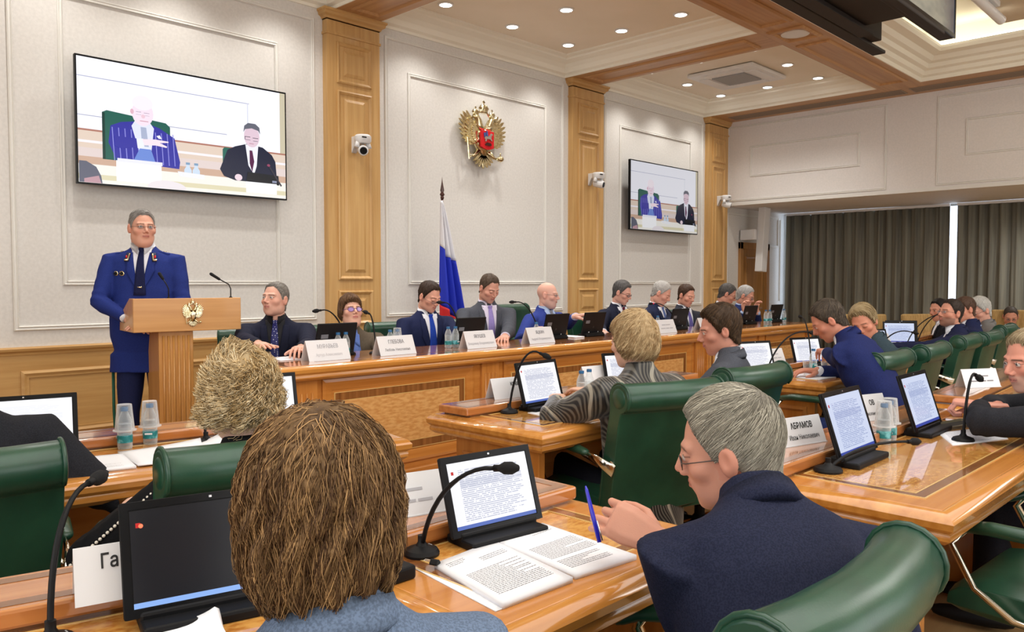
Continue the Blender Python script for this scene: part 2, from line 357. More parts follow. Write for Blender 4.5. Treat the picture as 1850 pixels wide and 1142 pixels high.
# ceiling: beams at 4.1, bays recessed to 4.3, middle recess up to 4.75
bm_ = MB()
zb, zt = 4.1, 4.32
def beam(a, b, m, name='beam'): return MB().bb((a[0], a[1], zb), (b[0], b[1], 4.42)).build(name, m, kind='structure')
beam((LX, 3.67, 0), (RX, 4.24, 0), beam_x, 'ceiling_beam')
beam((11.72, BY, 0), (RX, 3.67, 0), oak_y, 'ceiling_beam'); beam((11.72, 4.24, 0), (RX, WY, 0), oak_y, 'ceiling_beam')
TB = [(.85, 1.4), (4.55, 5.1), (8.2, 8.8)]
for a, b in TB: beam((a, 4.24, 0), (b, WY, 0), oak_y, 'ceiling_beam')
BP = [(0, 0), (0, .01), (.02, .022), (.04, .022), (.055, .008), (.06, 0)]
def cframe(x0, x1, y0, y1, m, prof=BP):
    MB().frame((x0, y1, zb), (1, 0, 0), (0, -1, 0), (0, 0, -1), x1-x0, y1-y0, prof).build('trim_beam_moulding', m, kind='structure')
for a, b in TB:
    cframe(a+.1, b-.1, 4.45, 6.75, oak_y); cframe(a+.05, b-.05, 3.75, 4.16, oak_y)
for x0, x1 in ((1.55, 4.4), (5.25, 8.05), (8.95, 11.5)): cframe(x0, x1, 3.76, 4.15, beam_x)
# bay ceilings
MB().bb((LX, 4.2, 4.32), (RX, WY, 4.42)).build('ceiling', ceilm, kind='structure')
cv = [(0, 4.1), (.012, 4.1), (.014, 4.13), (.05, 4.15), (.075, 4.2), (.12, 4.24), (.19, 4.27), (.2, 4.29), (.26, 4.3), (.26, 4.32), (0, 4.32)]
for x0, x1 in ((LX, .85), (1.4, 4.55), (5.1, 8.2), (8.8, 11.72)):
    MB().frame((x0, WY, 4.32), (1, 0, 0), (0, -1, 0), (0, 0, -1), x1-x0, WY-4.24, [(p, 4.32-z) for p, z in cv]).build('trim_cove', covem, kind='structure')
# middle recess
bigm = mat('recess_ceiling_cream', srgb(236, 228, 204), .8)
MB().bb((LX, BY, 4.75), (RX, 3.67, 4.85)).build('ceiling_recess', bigm, kind='structure')
cs = [(0, 4.1), (.015, 4.1), (.02, 4.15), (.06, 4.17), (.08, 4.22), (.13, 4.24), (.15, 4.29), (.2, 4.31), (.24, 4.36), (.34, 4.38), (.36, 4.42), (.36, 4.45), (.0, 4.45)]
MB().frame((LX, 3.67, 4.1), (1, 0, 0), (0, -1, 0), (0, 0, 1), 11.72-LX, 3.67-BY, [(p, z-4.1) for p, z in cs]).build('trim_recess_cornice', covem, kind='structure')
MB().frame((LX, 3.67, 4.1), (1, 0, 0), (0, -1, 0), (0, 0, 1), 11.72-LX, 3.67-BY, [(0, .34), (.0, .65), (.01, .65), (.01, .34)]).build('trim_recess_side', covem, kind='structure')
led = MB().frame((LX, 3.67, 4.1), (1, 0, 0), (0, -1, 0), (0, 0, 1), 11.72-LX, 3.67-BY, [(.06, .37), (.26, .37), (.26, .4), (.06, .4)]).build('cove_light_strip', ledm)
props(led, 'glowing light strip hidden in the cove of the big ceiling recess', 'light')
# linear grille in the beam along the bulkhead
grm = mat('grey_grille_metal', srgb(150, 134, 116), .5, .3)
for k, (a, b) in enumerate(((4.0, 6.7), (1.0, 3.9), (-2, .9))):
    e = empty('air_grille', (12.12, (a+b)/2, zb), 0, ['long grey slot grille in the ceiling beam nearest the front wall', 'long grey slot grille in the ceiling beam above the second wall frame', 'long grey slot grille in the ceiling beam towards the room rear'][k], 'grille', 'slot grilles along the bulkhead')
    MB().frame((-.14, (b-a)/2, 0), (1, 0, 0), (0, -1, 0), (0, 0, -1), .28, b-a, [(0, 0), (0, .008), (.015, .008), (.015, 0)]).build('grille_frame', grm, e)
    for q in range(6): MB().box((-.1+q*.04, 0, -.004), (.012, b-a-.03, .008)).build('slat', grm, e)
# downlights
dl = None
DL = [(x, y) for x in (5.65, 6.66, 7.65) for y in (6.47, 5.66, 4.86)]+[(x, y) for x in (9.42, 10.39, 11.36) for y in (6.48, 5.7, 4.93) if not (x == 10.39 and y == 5.7)]+[(x, y) for x in (1.95, 2.95, 3.95) for y in (6.47, 5.66, 4.86)]
for i, (x, y) in enumerate(DL):
    bay = 'middle bay above the gilt eagle' if 5 < x < 8.2 else ('right bay round the air conditioner' if x > 9 else 'left bay above the big screen')
    gx = 'right' if x % 1 > .9 or x in (7.65, 11.36, 3.95) else 'left'
    col_ = {5.65: 'left', 6.66: 'centre', 7.65: 'right', 9.42: 'left', 10.39: 'centre', 11.36: 'right', 1.95: 'left', 2.95: 'centre', 3.95: 'right'}[x]
    row_ = 'nearest the wall' if y > 6.2 else ('in the middle row' if y > 5.2 else 'nearest the long beam')
    lab = 'lit round ceiling downlight %s, %s column, %s' % (row_, col_, bay)
    if dl is None:
        e = empty('downlight', (x, y, 4.3), 0, lab, 'downlight', 'recessed downlights')
        MB().lathe([(.062, .0), (.085, 0), (.085, -.008), (.066, -.012), (.062, 0)], 20, c=(0, 0, .016)).build('trim_ring', whitep, e, smooth='auto')
        MB().lathe([(.062, .01), (.062, .006), (.0, .002)], 20).build('diffuser', lampm, e, smooth=True)
        dl = e; e.location.z = 4.302
    else: tree(dl, (x, y, 4.302), 0, lab)
    sl = bpy.data.lights.new('downlight_beam', 'SPOT'); sl.energy = 52; sl.spot_size = radians(115); sl.spot_blend = .9; sl.shadow_soft_size = .06; sl.color = (1, .97, .92)
    so = bpy.data.objects.new('downlight_beam', sl); link(so); so.location = (x, y, 4.27)
# cassette air conditioner
ac = empty('air_conditioner', (10.39, 5.68, 4.3), 0, 'square white cassette air conditioner set in the ceiling of the right bay', 'air conditioner')
MB().box((0, 0, -.015), (1.0, 1.0, .05)).build('panel', whitep, ac, bevel=.015)
MB().box((0, 0, -.045), (.5, .5, .02)).build('intake_grille', greyp, ac, bevel=.005)
for k in range(4):
    M = rotz(k*pi/2); m = MB().box(M @ Vector((0, .36, -.045)), (.56 if k % 2 == 0 else .14, .14 if k % 2 == 0 else .56, .012)); m.build('air_flap', whitep, ac, bevel=.004)
sp = empty('ceiling_speaker', (8.5, 3.95, 4.1), 0, 'round white grille loudspeaker set in the beam crossing', 'loudspeaker')
MB().lathe([(.0, -.012), (.13, -.012), (.15, -.008), (.15, 0)], 28).build('grille', whitep, sp, smooth='auto')
# dais
MB().bb((1.2, 4.12, 0), (11.9, WY-.03, .1)).build('floor_dais', carpet, kind='structure')
# curtains: pleated sheets in front of the windows
def curtain(y0, y1, label):
    rows = []; n = int((y1-y0)/.018)
    ph = random.random()*6
    for k in range(n+1):
        y = y0+(y1-y0)*k/n
        a = .045*sin(y*38+ph+1.3*sin(y*5.1))+.02*sin(y*83+ph*2)+.02*sin(y*11)
        rows.append((y, a))
    zz = [.02, .9, 1.8, 2.64]; vs = []
    for (y, a) in rows:
        for i, z in enumerate(zz): vs.append((14.5+a*(1.1-.18*i), y, z))
    m = len(zz); fs = [(k*m+i, (k+1)*m+i, (k+1)*m+i+1, k*m+i+1) for k in range(n) for i in range(m-1)]
    e = empty('curtain', (14.5, (y0+y1)/2, 0), 0, label, 'curtain', 'dark pleated curtains along the windows')
    o = MB().add([(x-14.5, y-(y0+y1)/2, z) for x, y, z in vs], fs).build('drape', curtm, e, smooth=True)
    s = o.modifiers.new('t', 'SOLIDIFY'); s.thickness = .004
    MB().bb((-.03, -(y1-y0)/2, 2.64), (.03, (y1-y0)/2, 2.68)).build('curtain_track', whitep, e)
curtain(4.04, 6.86, 'dark taupe pleated curtain beside the door, left of the bright slit')
curtain(-.2, 3.93, 'dark taupe pleated curtain right of the bright slit by the window')
curtain(-4.1, -.3, 'dark taupe pleated curtain at the far rear window')
# ------------------------------------------------------------------ televisions
def tv_picture(name, w, h, m, parent):
    vs = []; fs = []; cs = []
    lay = [0]
    def poly(pts, c):
        lay[0] += 1; y = -.0002*lay[0]; n = len(vs)
        vs.extend([(p[0]*w, y, (1-p[1])*h) for p in pts]); fs.append(tuple(range(n, n+len(pts)))); cs.append(srgb(*c))
    def rect(a, b, c, d, col): poly([(a, b), (c, b), (c, d), (a, d)], col)
    def ell(cx, cy, rx, ry, col, n=20): poly([(cx+rx*cos(2*pi*i/n), cy+ry*sin(2*pi*i/n)) for i in range(n)], col)
    rect(0, 0, 1, 1, (246, 246, 255))
    rect(0, .15, .8, .155, (150, 155, 190)); rect(.79, .15, .793, .6, (200, 205, 225)); rect(0, .46, .68, .465, (150, 155, 185)); rect(.68, .6, .96, .605, (170, 175, 200))
    rect(.97, .0, 1, 1, (206, 196, 170))
    rect(0, .57, 1, .585, (176, 120, 104)); rect(0, .585, 1, .72, (226, 206, 190)); rect(0, .66, 1, .68, (246, 240, 246)); rect(.0, .72, 1, .80, (226, 210, 206))
    rect(0, .79, 1, .86, (206, 172, 150)); rect(0, .85, 1, 1, (244, 240, 232)); rect(0, .93, 1, .97, (222, 214, 180))
    # left figure
    poly([(.10, .42), (.12, .40), (.38, .44), (.40, .47), (.40, .8), (.10, .8)], (36, 96, 84)); rect(.10, .42, .112, .8, (20, 60, 54))
    poly([(.24, .46), (.18, .48), (.135, .52), (.125, .66), (.15, .76), (.16, .8), (.44, .82), (.445, .76), (.42, .56), (.35, .49), (.31, .47)], (54, 54, 160))
    for k in range(11):
        x = .14+k*.027; poly([(x, .53), (x+.004, .53), (x+.012, .8), (x+.008, .8)], (140, 140, 220))
    poly([(.245, .44), (.225, .5), (.26, .72), (.31, .72), (.325, .5), (.305, .45)], (226, 230, 252)); poly([(.265, .5), (.29, .5), (.30, .66), (.27, .66)], (170, 180, 206))
    poly([(.26, .68), (.31, .68), (.33, .79), (.23, .79)], (110, 140, 215))
    ell(.275, .385, .048, .105, (246, 226, 240)); ell(.275, .30, .046, .06, (252, 240, 248)); ell(.228, .38, .008, .022, (226, 180, 196))
    rect(.245, .375, .268, .378, (120, 110, 140)); rect(.28, .378, .305, .381, (120, 110, 140)); rect(.245, .398, .268, .4, (140, 130, 160)); rect(.28, .4, .305, .402, (140, 130, 160))
    ell(.277, .41, .009, .016, (236, 200, 214)); rect(.262, .447, .30, .452, (190, 120, 140))
    poly([(.15, .60), (.26, .60), (.28, .66), (.18, .70), (.15, .68)], (54, 54, 160)); poly([(.245, .60), (.275, .595), (.28, .665), (.25, .68)], (236, 240, 255))
    poly([(.27, .60), (.33, .59), (.39, .595), (.39, .605), (.35, .615), (.385, .64), (.38, .65), (.33, .64), (.28, .65)], (248, 226, 236))
    poly([(.335, .56), (.35, .55), (.36, .58), (.345, .58)], (240, 240, 250))
    # right figure
    poly([(.655, .6), (.665, .58), (.70, .58), (.70, .8), (.655, .8)], (44, 104, 92))
    poly([(.79, .52), (.72, .56), (.68, .6), (.64, .78), (.66, .84), (.72, .87), (.95, .87), (.94, .66), (.92, .6), (.87, .54)], (34, 38, 60))
    poly([(.775, .53), (.79, .72), (.82, .8), (.835, .72), (.845, .53)], (240, 240, 252)); poly([(.797, .58), (.812, .58), (.822, .68), (.81, .78), (.797, .7)], (88, 34, 74))
    ell(.81, .45, .042, .10, (226, 200, 214)); poly([(.765, .42), (.77, .36), (.79, .33), (.83, .33), (.852, .36), (.856, .42), (.845, .39), (.81, .375), (.775, .39)], (104, 106, 118))
    rect(.772, .455, .802, .46, (40, 40, 60)); rect(.815, .46, .845, .465, (40, 40, 60)); rect(.772, .455, .775, .485, (60, 60, 80)); rect(.775, .483, .802, .487, (90, 90, 110)); rect(.817, .488, .843, .492, (90, 90, 110))
    rect(.795, .515, .82, .52, (180, 120, 140))
    # desk items
    rect(.155, .8, .355, .97, (252, 252, 255)); rect(.16, .78, .36, .81, (236, 236, 250))
    for x in (.48, .52): poly([(x-.008, .76), (x+.008, .76), (x+.008, .79), (x+.018, .82), (x+.018, .88), (x-.018, .88), (x-.018, .82), (x-.008, .79)], (206, 222, 240)); rect(x-.01, .755, x+.01, .775, (130, 160, 190))
    poly([(.43, .84), (.56, .85), (.56, .89), (.44, .88)], (240, 240, 246))
    poly([(.785, .78), (.955, .79), (.96, .88), (.775, .88)], (28, 30, 36)); rect(.92, .84, .945, .86, (140, 146, 170)); rect(.775, .87, .945, .97, (250, 250, 255))
    poly([(.895, .70), (.905, .70), (.975, .88), (.968, .89)], (60, 56, 66)); ell(.9, .70, .009, .012, (150, 70, 100))
    ell(.735, .84, .02, .03, (236, 214, 224))
    poly([(0, .83), (.03, .83), (.07, .87), (.09, .94), (.095, 1), (0, 1)], (98, 100, 116)); poly([(.02, .97), (.08, .94), (.09, 1), (.02, 1)], (190, 150, 160))
    ell(.38, .99, .09, .06, (236, 228, 232))
    vs = [(v[0], v[1], max(0.0, min(h, v[2]))) for v in vs]
    me = bpy.data.meshes.new(name); me.from_pydata(vs, [], fs); me.materials.append(m)
    at = me.color_attributes.new('col', 'FLOAT_COLOR', 'CORNER'); i = 0
    for p, c in zip(me.polygons, cs):
        for l in p.loop_indices: at.data[l].color = c
    o = bpy.data.objects.new(name, me); link(o, parent); return o
def tv(x0, x1, z0, z1, y, m, label, tilt=0):
    w, h = x1-x0, z1-z0
    e = empty('television', (x0, y, z0), 0, label, 'television', 'wall screens')
    body = MB().bb((0, 0, 0), (w, .035, h)).build('case', blackg, e, bevel=.004)
    MB().frame((0, 0, 0), (1, 0, 0), (0, 0, 1), (0, -1, 0), w, h, [(0, 0), (0, .004), (.012, .004), (.012, 0)]).build('bezel', blackg, e)
    tv_picture('screen', w-.024, h-.028, m, e).location = (.012, -.0015, .014)
    MB().bb((w*.3, .035, h*.3), (w*.7, WY-y-.006, h*.7)).build('wall_bracket', blackp, e)
    
tv(2.14, 3.97, 2.16, 3.17, 6.84, tvm, 'large wall television at left, above the uniformed man, showing two seated men', 0)
tv(9.47, 11.3, 2.15, 3.16, 6.84, tvm2, 'wall television at right, beside the corner pilaster, showing the same two men', 0)
# ------------------------------------------------------------------ gilt eagle (also small on the lectern)
def eagle(parent, s, with_shield=True):
    def piece(name, polys, m, t=.02, y=0, mir=True):
        q = MB()
        for pl in polys:
            q.prism([(a*s, b*s) for a, b in pl], (0, y*s, 0), (1, 0, 0), (0, 0, 1), (0, -1, 0), t*s)
            if mir: q.prism([(-a*s, b*s) for a, b in pl], (0, y*s, 0), (1, 0, 0), (0, 0, 1), (0, -1, 0), t*s)
        return q.build(name, m, parent, bevel=.006*s)
    def leafp(x, z, ang, L, w):
        c, sn = cos(ang), sin(ang); pts = [(0, -w/2), (L*.6, -w*.6), (L*.92, -w*.25), (L, 0), (L*.92, w*.3), (L*.6, w*.55), (0, w/2)]
        return [(x+a*c-b*sn, z+a*sn+b*c) for a, b in pts]
    def fth(x0, z0, x1, z1, w):
        return leafp(x0, z0, atan2(z1-z0, x1-x0), sqrt((x1-x0)**2+(z1-z0)**2), w)
    tips = [(.20, .34), (.265, .41), (.32, .385), (.36, .33), (.385, .26), (.395, .18), (.39, .10), (.375, .03), (.345, -.04), (.30, -.09), (.25, -.12)]
    for q, (tx, tz) in enumerate(tips):
        for sg in (1, -1):
            for nm, o_, k_, w_, y_ in (('wing_feather', (.10, .10-.014*q), 1.0, .062, -.002*q), ('wing_covert', (.08, .09-.013*q), .72, .055, -.016-.002*q), ('wing_scale', (.06, .07-.011*q), .46, .05, -.032-.002*q)):
                x1, z1 = o_[0]+(tx-o_[0])*k_, o_[1]+(tz-o_[1])*k_
                m_ = MB().prism([(sg*a_*s, b_*s) for a_, b_ in fth(o_[0], o_[1], x1, z1, w_)], (0, y_*s, 0), (1, 0, 0), (0, 0, 1), (0, -1, 0), .02*s)
                m_.build(nm, goldm, parent, bevel=.005*s, seg=1)
    b = MB()
    b.lathe([(0, -.30), (.07, -.26), (.14, -.12), (.17, .02), (.14, .12), (.07, .17), (0, .19)], 14)
    b.v = [(x*s, y*s*.45-.02*s, z*s) for x, y, z in b.v]
    for sg in (1, -1):
        b.tube([(sg*.04*s, -.03*s, .12*s), (sg*.09*s, -.04*s, .2*s), (sg*.10*s, -.05*s, .28*s), (sg*.14*s, -.06*s, .325*s), (sg*.19*s, -.06*s, .31*s)], [.065*s, .058*s, .046*s, .042*s, .024*s], 8)
        b.tube([(sg*.19*s, -.06*s, .315*s), (sg*.235*s, -.06*s, .29*s)], [.014*s, .003*s], 6)
        b.tube([(sg*.08*s, -.03*s, -.2*s), (sg*.16*s, -.04*s, -.29*s), (sg*.2*s, -.05*s, -.3*s)], [.04*s, .026*s, .018*s], 7)
        for q in (-1, 0, 1): b.tube([(sg*.2*s, -.05*s, -.3*s), (sg*.235*s, -.06*s, (-.3+q*.03)*s)], [.012*s, .005*s], 5)
    b.build('body', goldm, parent, smooth=True)
    def crown(x, z, k):
        q = MB(); q.lathe([(.045*k, 0), (.055*k, .012*k), (.05*k, .03*k), (.07*k, .07*k), (.045*k, .11*k), (0, .125*k)], 10)
        q.v = [((vx+x)*s, (vy*.6-.04)*s, (vz+z)*s) for vx, vy, vz in q.v]; q.box((x*s, -.04*s, (z+.15*k)*s), (.012*k*s, .012*s, .05*k*s)); q.box((x*s, -.04*s, (z+.155*k)*s), (.035*k*s, .012*s, .012*k*s)); q.build('crown', goldm, parent, smooth='auto')
    crown(.135, .345, .8); crown(-.135, .345, .8); crown(0, .40, 1.15)
    tl = [leafp(0, -.24, radians(-90+k*17), .24-.012*abs(k), .05) for k in (-3, -2, -1, 0, 1, 2, 3)]
    [MB().prism([(a_*s, b_*s) for a_, b_ in p_], (0, -.01*s, 0), (1, 0, 0), (0, 0, 1), (0, -1, 0), .03*s).build('tail_feather', goldm, parent, bevel=.006*s) for p_ in tl]
    q = MB(); q.tube([(-.24*s, -.05*s, -.36*s), (-.27*s, -.05*s, -.02*s)], .012*s, 6); q.lathe([(0, 0), (.03, .015), (.02, .04), (0, .06)], 8, c=(-.27, -.05, -.02)) if False else None
    q.build('sceptre', goldm, parent)
    q = MB(); q.lathe([(0, -.05), (.035, -.035), (.05, 0), (.035, .035), (0, .05)], 10); q.v = [((x+.27)*s, (y-.05)*s, (z-.29)*s) for x, y, z in q.v]; q.box((.27*s, -.05*s, -.22*s), (.012*s, .012*s, .06*s)); q.build('orb', goldm, parent, smooth=True)
    q = MB(); q.tube([(-.12*s, -.03*s, .33*s), (-.06*s, -.03*s, .42*s), (0, -.03*s, .44*s), (.06*s, -.03*s, .42*s), (.12*s, -.03*s, .33*s)], .012*s, 6); q.build('ribbon', goldm, parent)
    if with_shield:
        sh = MB().prism([(-.105*s, .13*s), (.105*s, .13*s), (.105*s, -.13*s), (.06*s, -.155*s), (0, -.17*s), (-.06*s, -.155*s), (-.105*s, -.13*s)], (0, -.09*s, -.02*s), (1, 0, 0), (0, 0, 1), (0, -1, 0), .03*s).build('shield', redm, parent, bevel=.004*s)
        q = MB(); Y = -.12*s
        def pp(pts, t=.012): q.prism([(a*s, b*s) for a, b in pts], (0, Y, 0), (1, 0, 0), (0, 0, 1), (0, -1, 0), t*s)
        pp([(-.06, -.02), (-.05, .02), (.02, .03), (.04, .07), (.065, .075), (.075, .05), (.055, .04), (.05, -.01), (.07, -.04), (.055, -.045), (.03, -.02), (-.02, -.02), (-.03, -.06), (-.05, -.06), (-.045, -.03)])
        q.build('rider_horse', silvm, sh)
        q = MB(); pp([(-.03, .02), (-.035, .08), (-.01, .09), (.0, .02)]); pp([(-.028, .09), (-.012, .09), (-.012, .108), (-.028, .108)]); pp([(-.07, .07), (-.04, .08), (-.04, .02), (-.06, .0)]); q.build('rider', mat('blue_enamel', srgb(70, 90, 150), .3), sh)
        q = MB(); pp([(-.05, -.11), (-.02, -.075), (.04, -.08), (.06, -.11), (.03, -.125), (-.03, -.125)]); q.build('dragon', mat('dark_enamel', srgb(60, 30, 26), .3), sh)
eg = empty('eagle_emblem', (6.62, WY-.06, 3.09), 0, 'gilt double-headed eagle relief with a red shield on the white wall', 'emblem')
eagle(eg, .86); eg.scale = (1.16, 1, .86)
# ------------------------------------------------------------------ flag
fl = empty('flag', (5.72, 6.55, .1), 0, 'white, blue and red flag hanging from a dark pole by the wall', 'flag')
pm = mat('dark_pole_wood', srgb(70, 34, 26), .3, coat=.5)
MB().tube([(0, 0, 0), (-.06, 0, 2.18)], .014, 10).build('pole', pm, fl, smooth=True)
MB().lathe([(.0, .22), (.006, .16), (.022, .07), (.014, .05), (.026, .03), (.026, .02), (.014, .01), (.02, 0), (.018, -.02)], 14, c=(-.06, 0, 2.2)).build('finial', pm, fl, smooth=True)
MB().lathe([(.16, 0), (.16, .02), (.05, .05), (.02, .12)], 18).build('base', pm, fl, smooth='auto')
wf, bf, rf = [mat('flag_'+n, c, .7) for n, c in (('white', srgb(224, 224, 230)), ('blue', srgb(30, 50, 190)), ('red', srgb(200, 36, 40)))]
def flagpart(name, m, z0f, z1f):
    n, k = 26, 18; vs = []
    for j in range(k+1):
        for i in range(n+1):
            q = j/k; zt = z0f(i/n); zbm = z1f(i/n); z = zt+(zbm-zt)*q
            wd = .02+.34*min(1, max(0, (2.16-z)/1.25))**.8
            x = -.09+(i/n)*wd+.04*(2.1-z)*.3; y = .035*sin(i/n*19+z*1.2)*(.25+min(1, 2.2-z))
            vs.append((x, y-.01, z))
    o = MB().add(vs, [(j*(n+1)+i, j*(n+1)+i+1, (j+1)*(n+1)+i+1, (j+1)*(n+1)+i) for j in range(k) for i in range(n)]).build(name, m, fl, smooth=True)
    s = o.modifiers.new('t', 'SOLIDIFY'); s.thickness = .004
flagpart('white_stripe', wf, lambda t: 2.16, lambda t: 1.60-.1*t+.25*max(0, .35-t))
flagpart('blue_stripe', bf, lambda t: 1.60-.1*t+.25*max(0, .35-t), lambda t: 1.05-.3*t)
flagpart('red_stripe', rf, lambda t: 1.05-.3*t, lambda t: .55-.15*t)
# ------------------------------------------------------------------ pan-tilt cameras
def ptz(x, z, yaw, label):
    e = empty('security_camera', (x, WY-.08, z), 0, label, 'camera', 'white pan-tilt cameras on the pilasters')
    MB().prism([(-.0, .09), (-.2, .09), (-.2, .07), (-.07, .02), (-.03, -.06), (-.0, -.09)], (-.03, 0, 0), (0, 1, 0), (0, 0, 1), (1, 0, 0), .06).build('wall_bracket', whitep, e, bevel=.006)
    h = MB().lathe([(0, .09), (.07, .09), (.085, .075), (.085, .03), (.07, .005), (0, .005)], 20, c=(0, -.17, 0)).build('base_housing', whitep, e, smooth='auto')
    MB().box((-.04, -.252, .055), (.05, .01, .012)).build('slot', blackg, h)
    y = MB(); y.tube([(-.06, -.17, .02), (-.075, -.17, -.04)], [.02, .03], 10); y.tube([(.06, -.17, .02), (.075, -.17, -.04)], [.02, .03], 10); y.build('yoke', whitep, e, smooth=True)
    d = Vector((cos(yaw), sin(yaw), -.25)).normalized(); c = Vector((0, -.17, -.06))
    hd = MB().tube([c-d*.07, c-d*.05, c+d*.06, c+d*.075], [.035, .052, .052, .045], 20).build('camera_head', whitep, e, smooth='auto')
    MB().tube([c+d*.074, c+d*.082], [.038, .034], 20).build('lens', blackg, hd, smooth='auto')
ptz(4.78, 2.78, radians(240), 'white pan-tilt camera on the left pilaster beside the big screen')
ptz(8.62, 2.78, radians(290), 'white pan-tilt camera on the middle pilaster between eagle and small screen')
ptz(12.05, 2.74, radians(300), 'white pan-tilt camera on the corner pilaster under the bulkhead')
# column loudspeaker
cl = empty('column_speaker', (13.05, 6.6, 0), radians(-8), 'tall slim white column loudspeaker tilted on the wall by the door', 'loudspeaker')
MB().box((0, 0, 2.13), (.16, .14, 1.12), Matrix.Rotation(radians(5), 3, 'Y')).build('cabinet', whitep, cl, bevel=.01)
MB().box((-.13, .2, 2.22), (.07, .3, .18)).build('mounting_bracket', whitep, cl, bevel=.01)
# monitors hung in the recess (black backs, one lit face)
mn = empty('ceiling_monitor', (0, 0, 0), 0, 'black double monitor unit hanging under the lit ceiling recess', 'monitor')
def beam3(a, b, w, h, up=(0, 0, 1)):
    a, b = Vector(a), Vector(b); d = (b-a); L = d.length; d.normalize(); s_ = d.cross(Vector(up)).normalized(); u = s_.cross(d)
    M = Matrix((d, s_, u)).transposed(); return (a+b)/2, (L, w, h), M
bkm = mat('matt_black_metal', srgb(34, 28, 26), .55)
MB().bb((3.4, 2.74, 3.5), (7.78, 2.86, 3.53)).bb((3.4, 2.66, 3.53), (7.45, 2.76, 4.15)).build('front_monitor_case', bkm, mn, bevel=.008)
MB().bb((3.4, 2.60, 3.49), (7.1, 2.72, 3.53)).build('cable_duct', bkm, mn, bevel=.005)
MB().bb((3.4, 2.2, 3.54), (6.95, 2.7, 3.58)).build('mounting_plate', bkm, mn)
MB().prism([(0, .0), (0, 1.0), (.05, 1.0), (.12, .1), (.12, .0)], (5.6, 2.15, 3.5), (0, 1, 0), (0, 0, 1), (1, 0, 0), 2.12).build('rear_monitor_case', bkm, mn, bevel=.01)
MB().bb((5.9, 2.13, 3.46), (7.4, 2.2, 3.5)).build('lower_lip', bkm, mn, bevel=.01)
smn = mat('monitor_glass', srgb(40, 56, 80), .08, 0, srgb(170, 176, 160), (1.2, 1, 3), .4, .6, 3, coat=1, emit=srgb(80, 100, 120), estr=.3)
MB().bb((5.63, 2.142, 3.535), (7.69, 2.15, 4.46)).build('screen', smn, mn)
MB().frame((5.6, 2.15, 3.5), (1, 0, 0), (0, 0, 1), (0, -1, 0), 2.12, 1.0, [(0, 0), (0, .012), (.03, .012), (.03, 0)]).build('bezel', blackg, mn)
for x_, y_ in ((7.2, 2.68), (7.35, 2.68), (4.6, 2.68), (5.6, 2.3), (6.8, 2.3)): MB().bb((x_, y_, 3.58), (x_+.008, y_+.008, 4.75)).build('suspension_wire', silvm, mn)
lb = MB().bb((2.6, -2.6, 4.40), (10.75, 2.5, 4.46)).build('ceiling_island', mat('beige_board', srgb(206, 190, 164), .8), kind='structure')
for x_ in (3.0, 6.5, 10.4):
    for y_ in (-2.3, 2.2): MB().bb((x_, y_, 4.46), (x_+.03, y_+.03, 4.75)).build('hanger_rod', silvm, lb)
tl = empty('track_light', (9.85, 2.36, 4.30), 0, 'white tubular spotlight fixed under the beige ceiling island, top right corner', 'light')
MB().tube([(-1.2, .02, .0), (.3, .0, -.03)], .05, 18).build('tube', whitep, tl, smooth='auto')
MB().box((-.1, 0, .075), (.3, .1, .06)).build('mounting_box', whitep, tl, bevel=.01)
MB().tube([(.3, 0, -.03), (.33, 0, -.031)], .035, 18).build('lamp_end', lampm, tl)
# ------------------------------------------------------------------ presidium (long raised desk on the dais)
PT = .90
pr_ = empty('presidium_desk', (0, 0, 0), 0, 'long oak and cherry presidium desk with burl panels along the dais', 'desk')
PX0, PX1, PYF, PYB = 2.34, 9.45, 4.12, 4.70
MB().bb((PX0+.02, PYF-.03, PT-.03), (PX1, PYB, PT)).build('desk_top', top_x, pr_, bevel=.004)
npf = [(0, 0), (.012, .0), (.03, .008), (.042, .024), (.04, .042), (.026, .054), (.03, .06), (.03, .075), (.012, .09), (0, .09)]   # outward, downward
def edge_sweep(path, prof, z, closed=False):
    """moulding hung on the outer side of an open plan path (list of (x,y)); out = left of travel"""
    P = [Vector((x, y)) for x, y in path]; m = MB(); rings = []
    for i, p in enumerate(P):
        a = (P[i]-P[i-1]).normalized() if i > 0 or closed else None
        b = (P[(i+1) % len(P)]-p).normalized() if i < len(P)-1 or closed else None
        if a is None: a = b
        if b is None: b = a
        na = Vector((-a.y, a.x)); nb = Vector((-b.y, b.x)); nn = (na+nb); nn = nn/max(.2, nn.dot(na))
        rings.append([Vector((p.x+nn.x*q, p.y+nn.y*q, z-w)) for q, w in prof])
    k = len(prof); vs = [v for r in rings for v in r]; n = len(rings)
    R_ = range(n if closed else n-1)
    m.add(vs, [(i*k+j, i*k+(j+1) % k, ((i+1) % n)*k+(j+1) % k, ((i+1) % n)*k+j) for i in R_ for j in range(k)])
    if not closed: m.f += [tuple(range(k)), tuple(range((n-1)*k, n*k))]
    return m
edge_sweep([(PX1, PYF-.03), (PX0, PYF-.03), (PX0, PYB)][::-1][::-1], npf, PT).build('nosing', nose_x, pr_, smooth='auto')
MB().bb((PX0+.03, PYF+.02, .1), (PX1, PYF+.05, PT-.03)).bb((PX0+.03, PYF+.02, .1), (PX0+.06, PYB-.1, PT-.03)).build('front_board', cherry_x, pr_)
MB().bb((PX0, PYF-.02, 0), (PX1, PYF+.02, .16)).build('plinth', cherry_x, pr_, bevel=.008)
MB().bb((PX0-.02, PYF-.1, 0), (PX1+.02, PYF-.02, .06)).build('plinth_step', oak_x, pr_, bevel=.006)
pil = [(2.40, 2.58), (3.93, 4.10), (6.80, 6.97), (8.1, 8.22), (9.3, 9.43)]
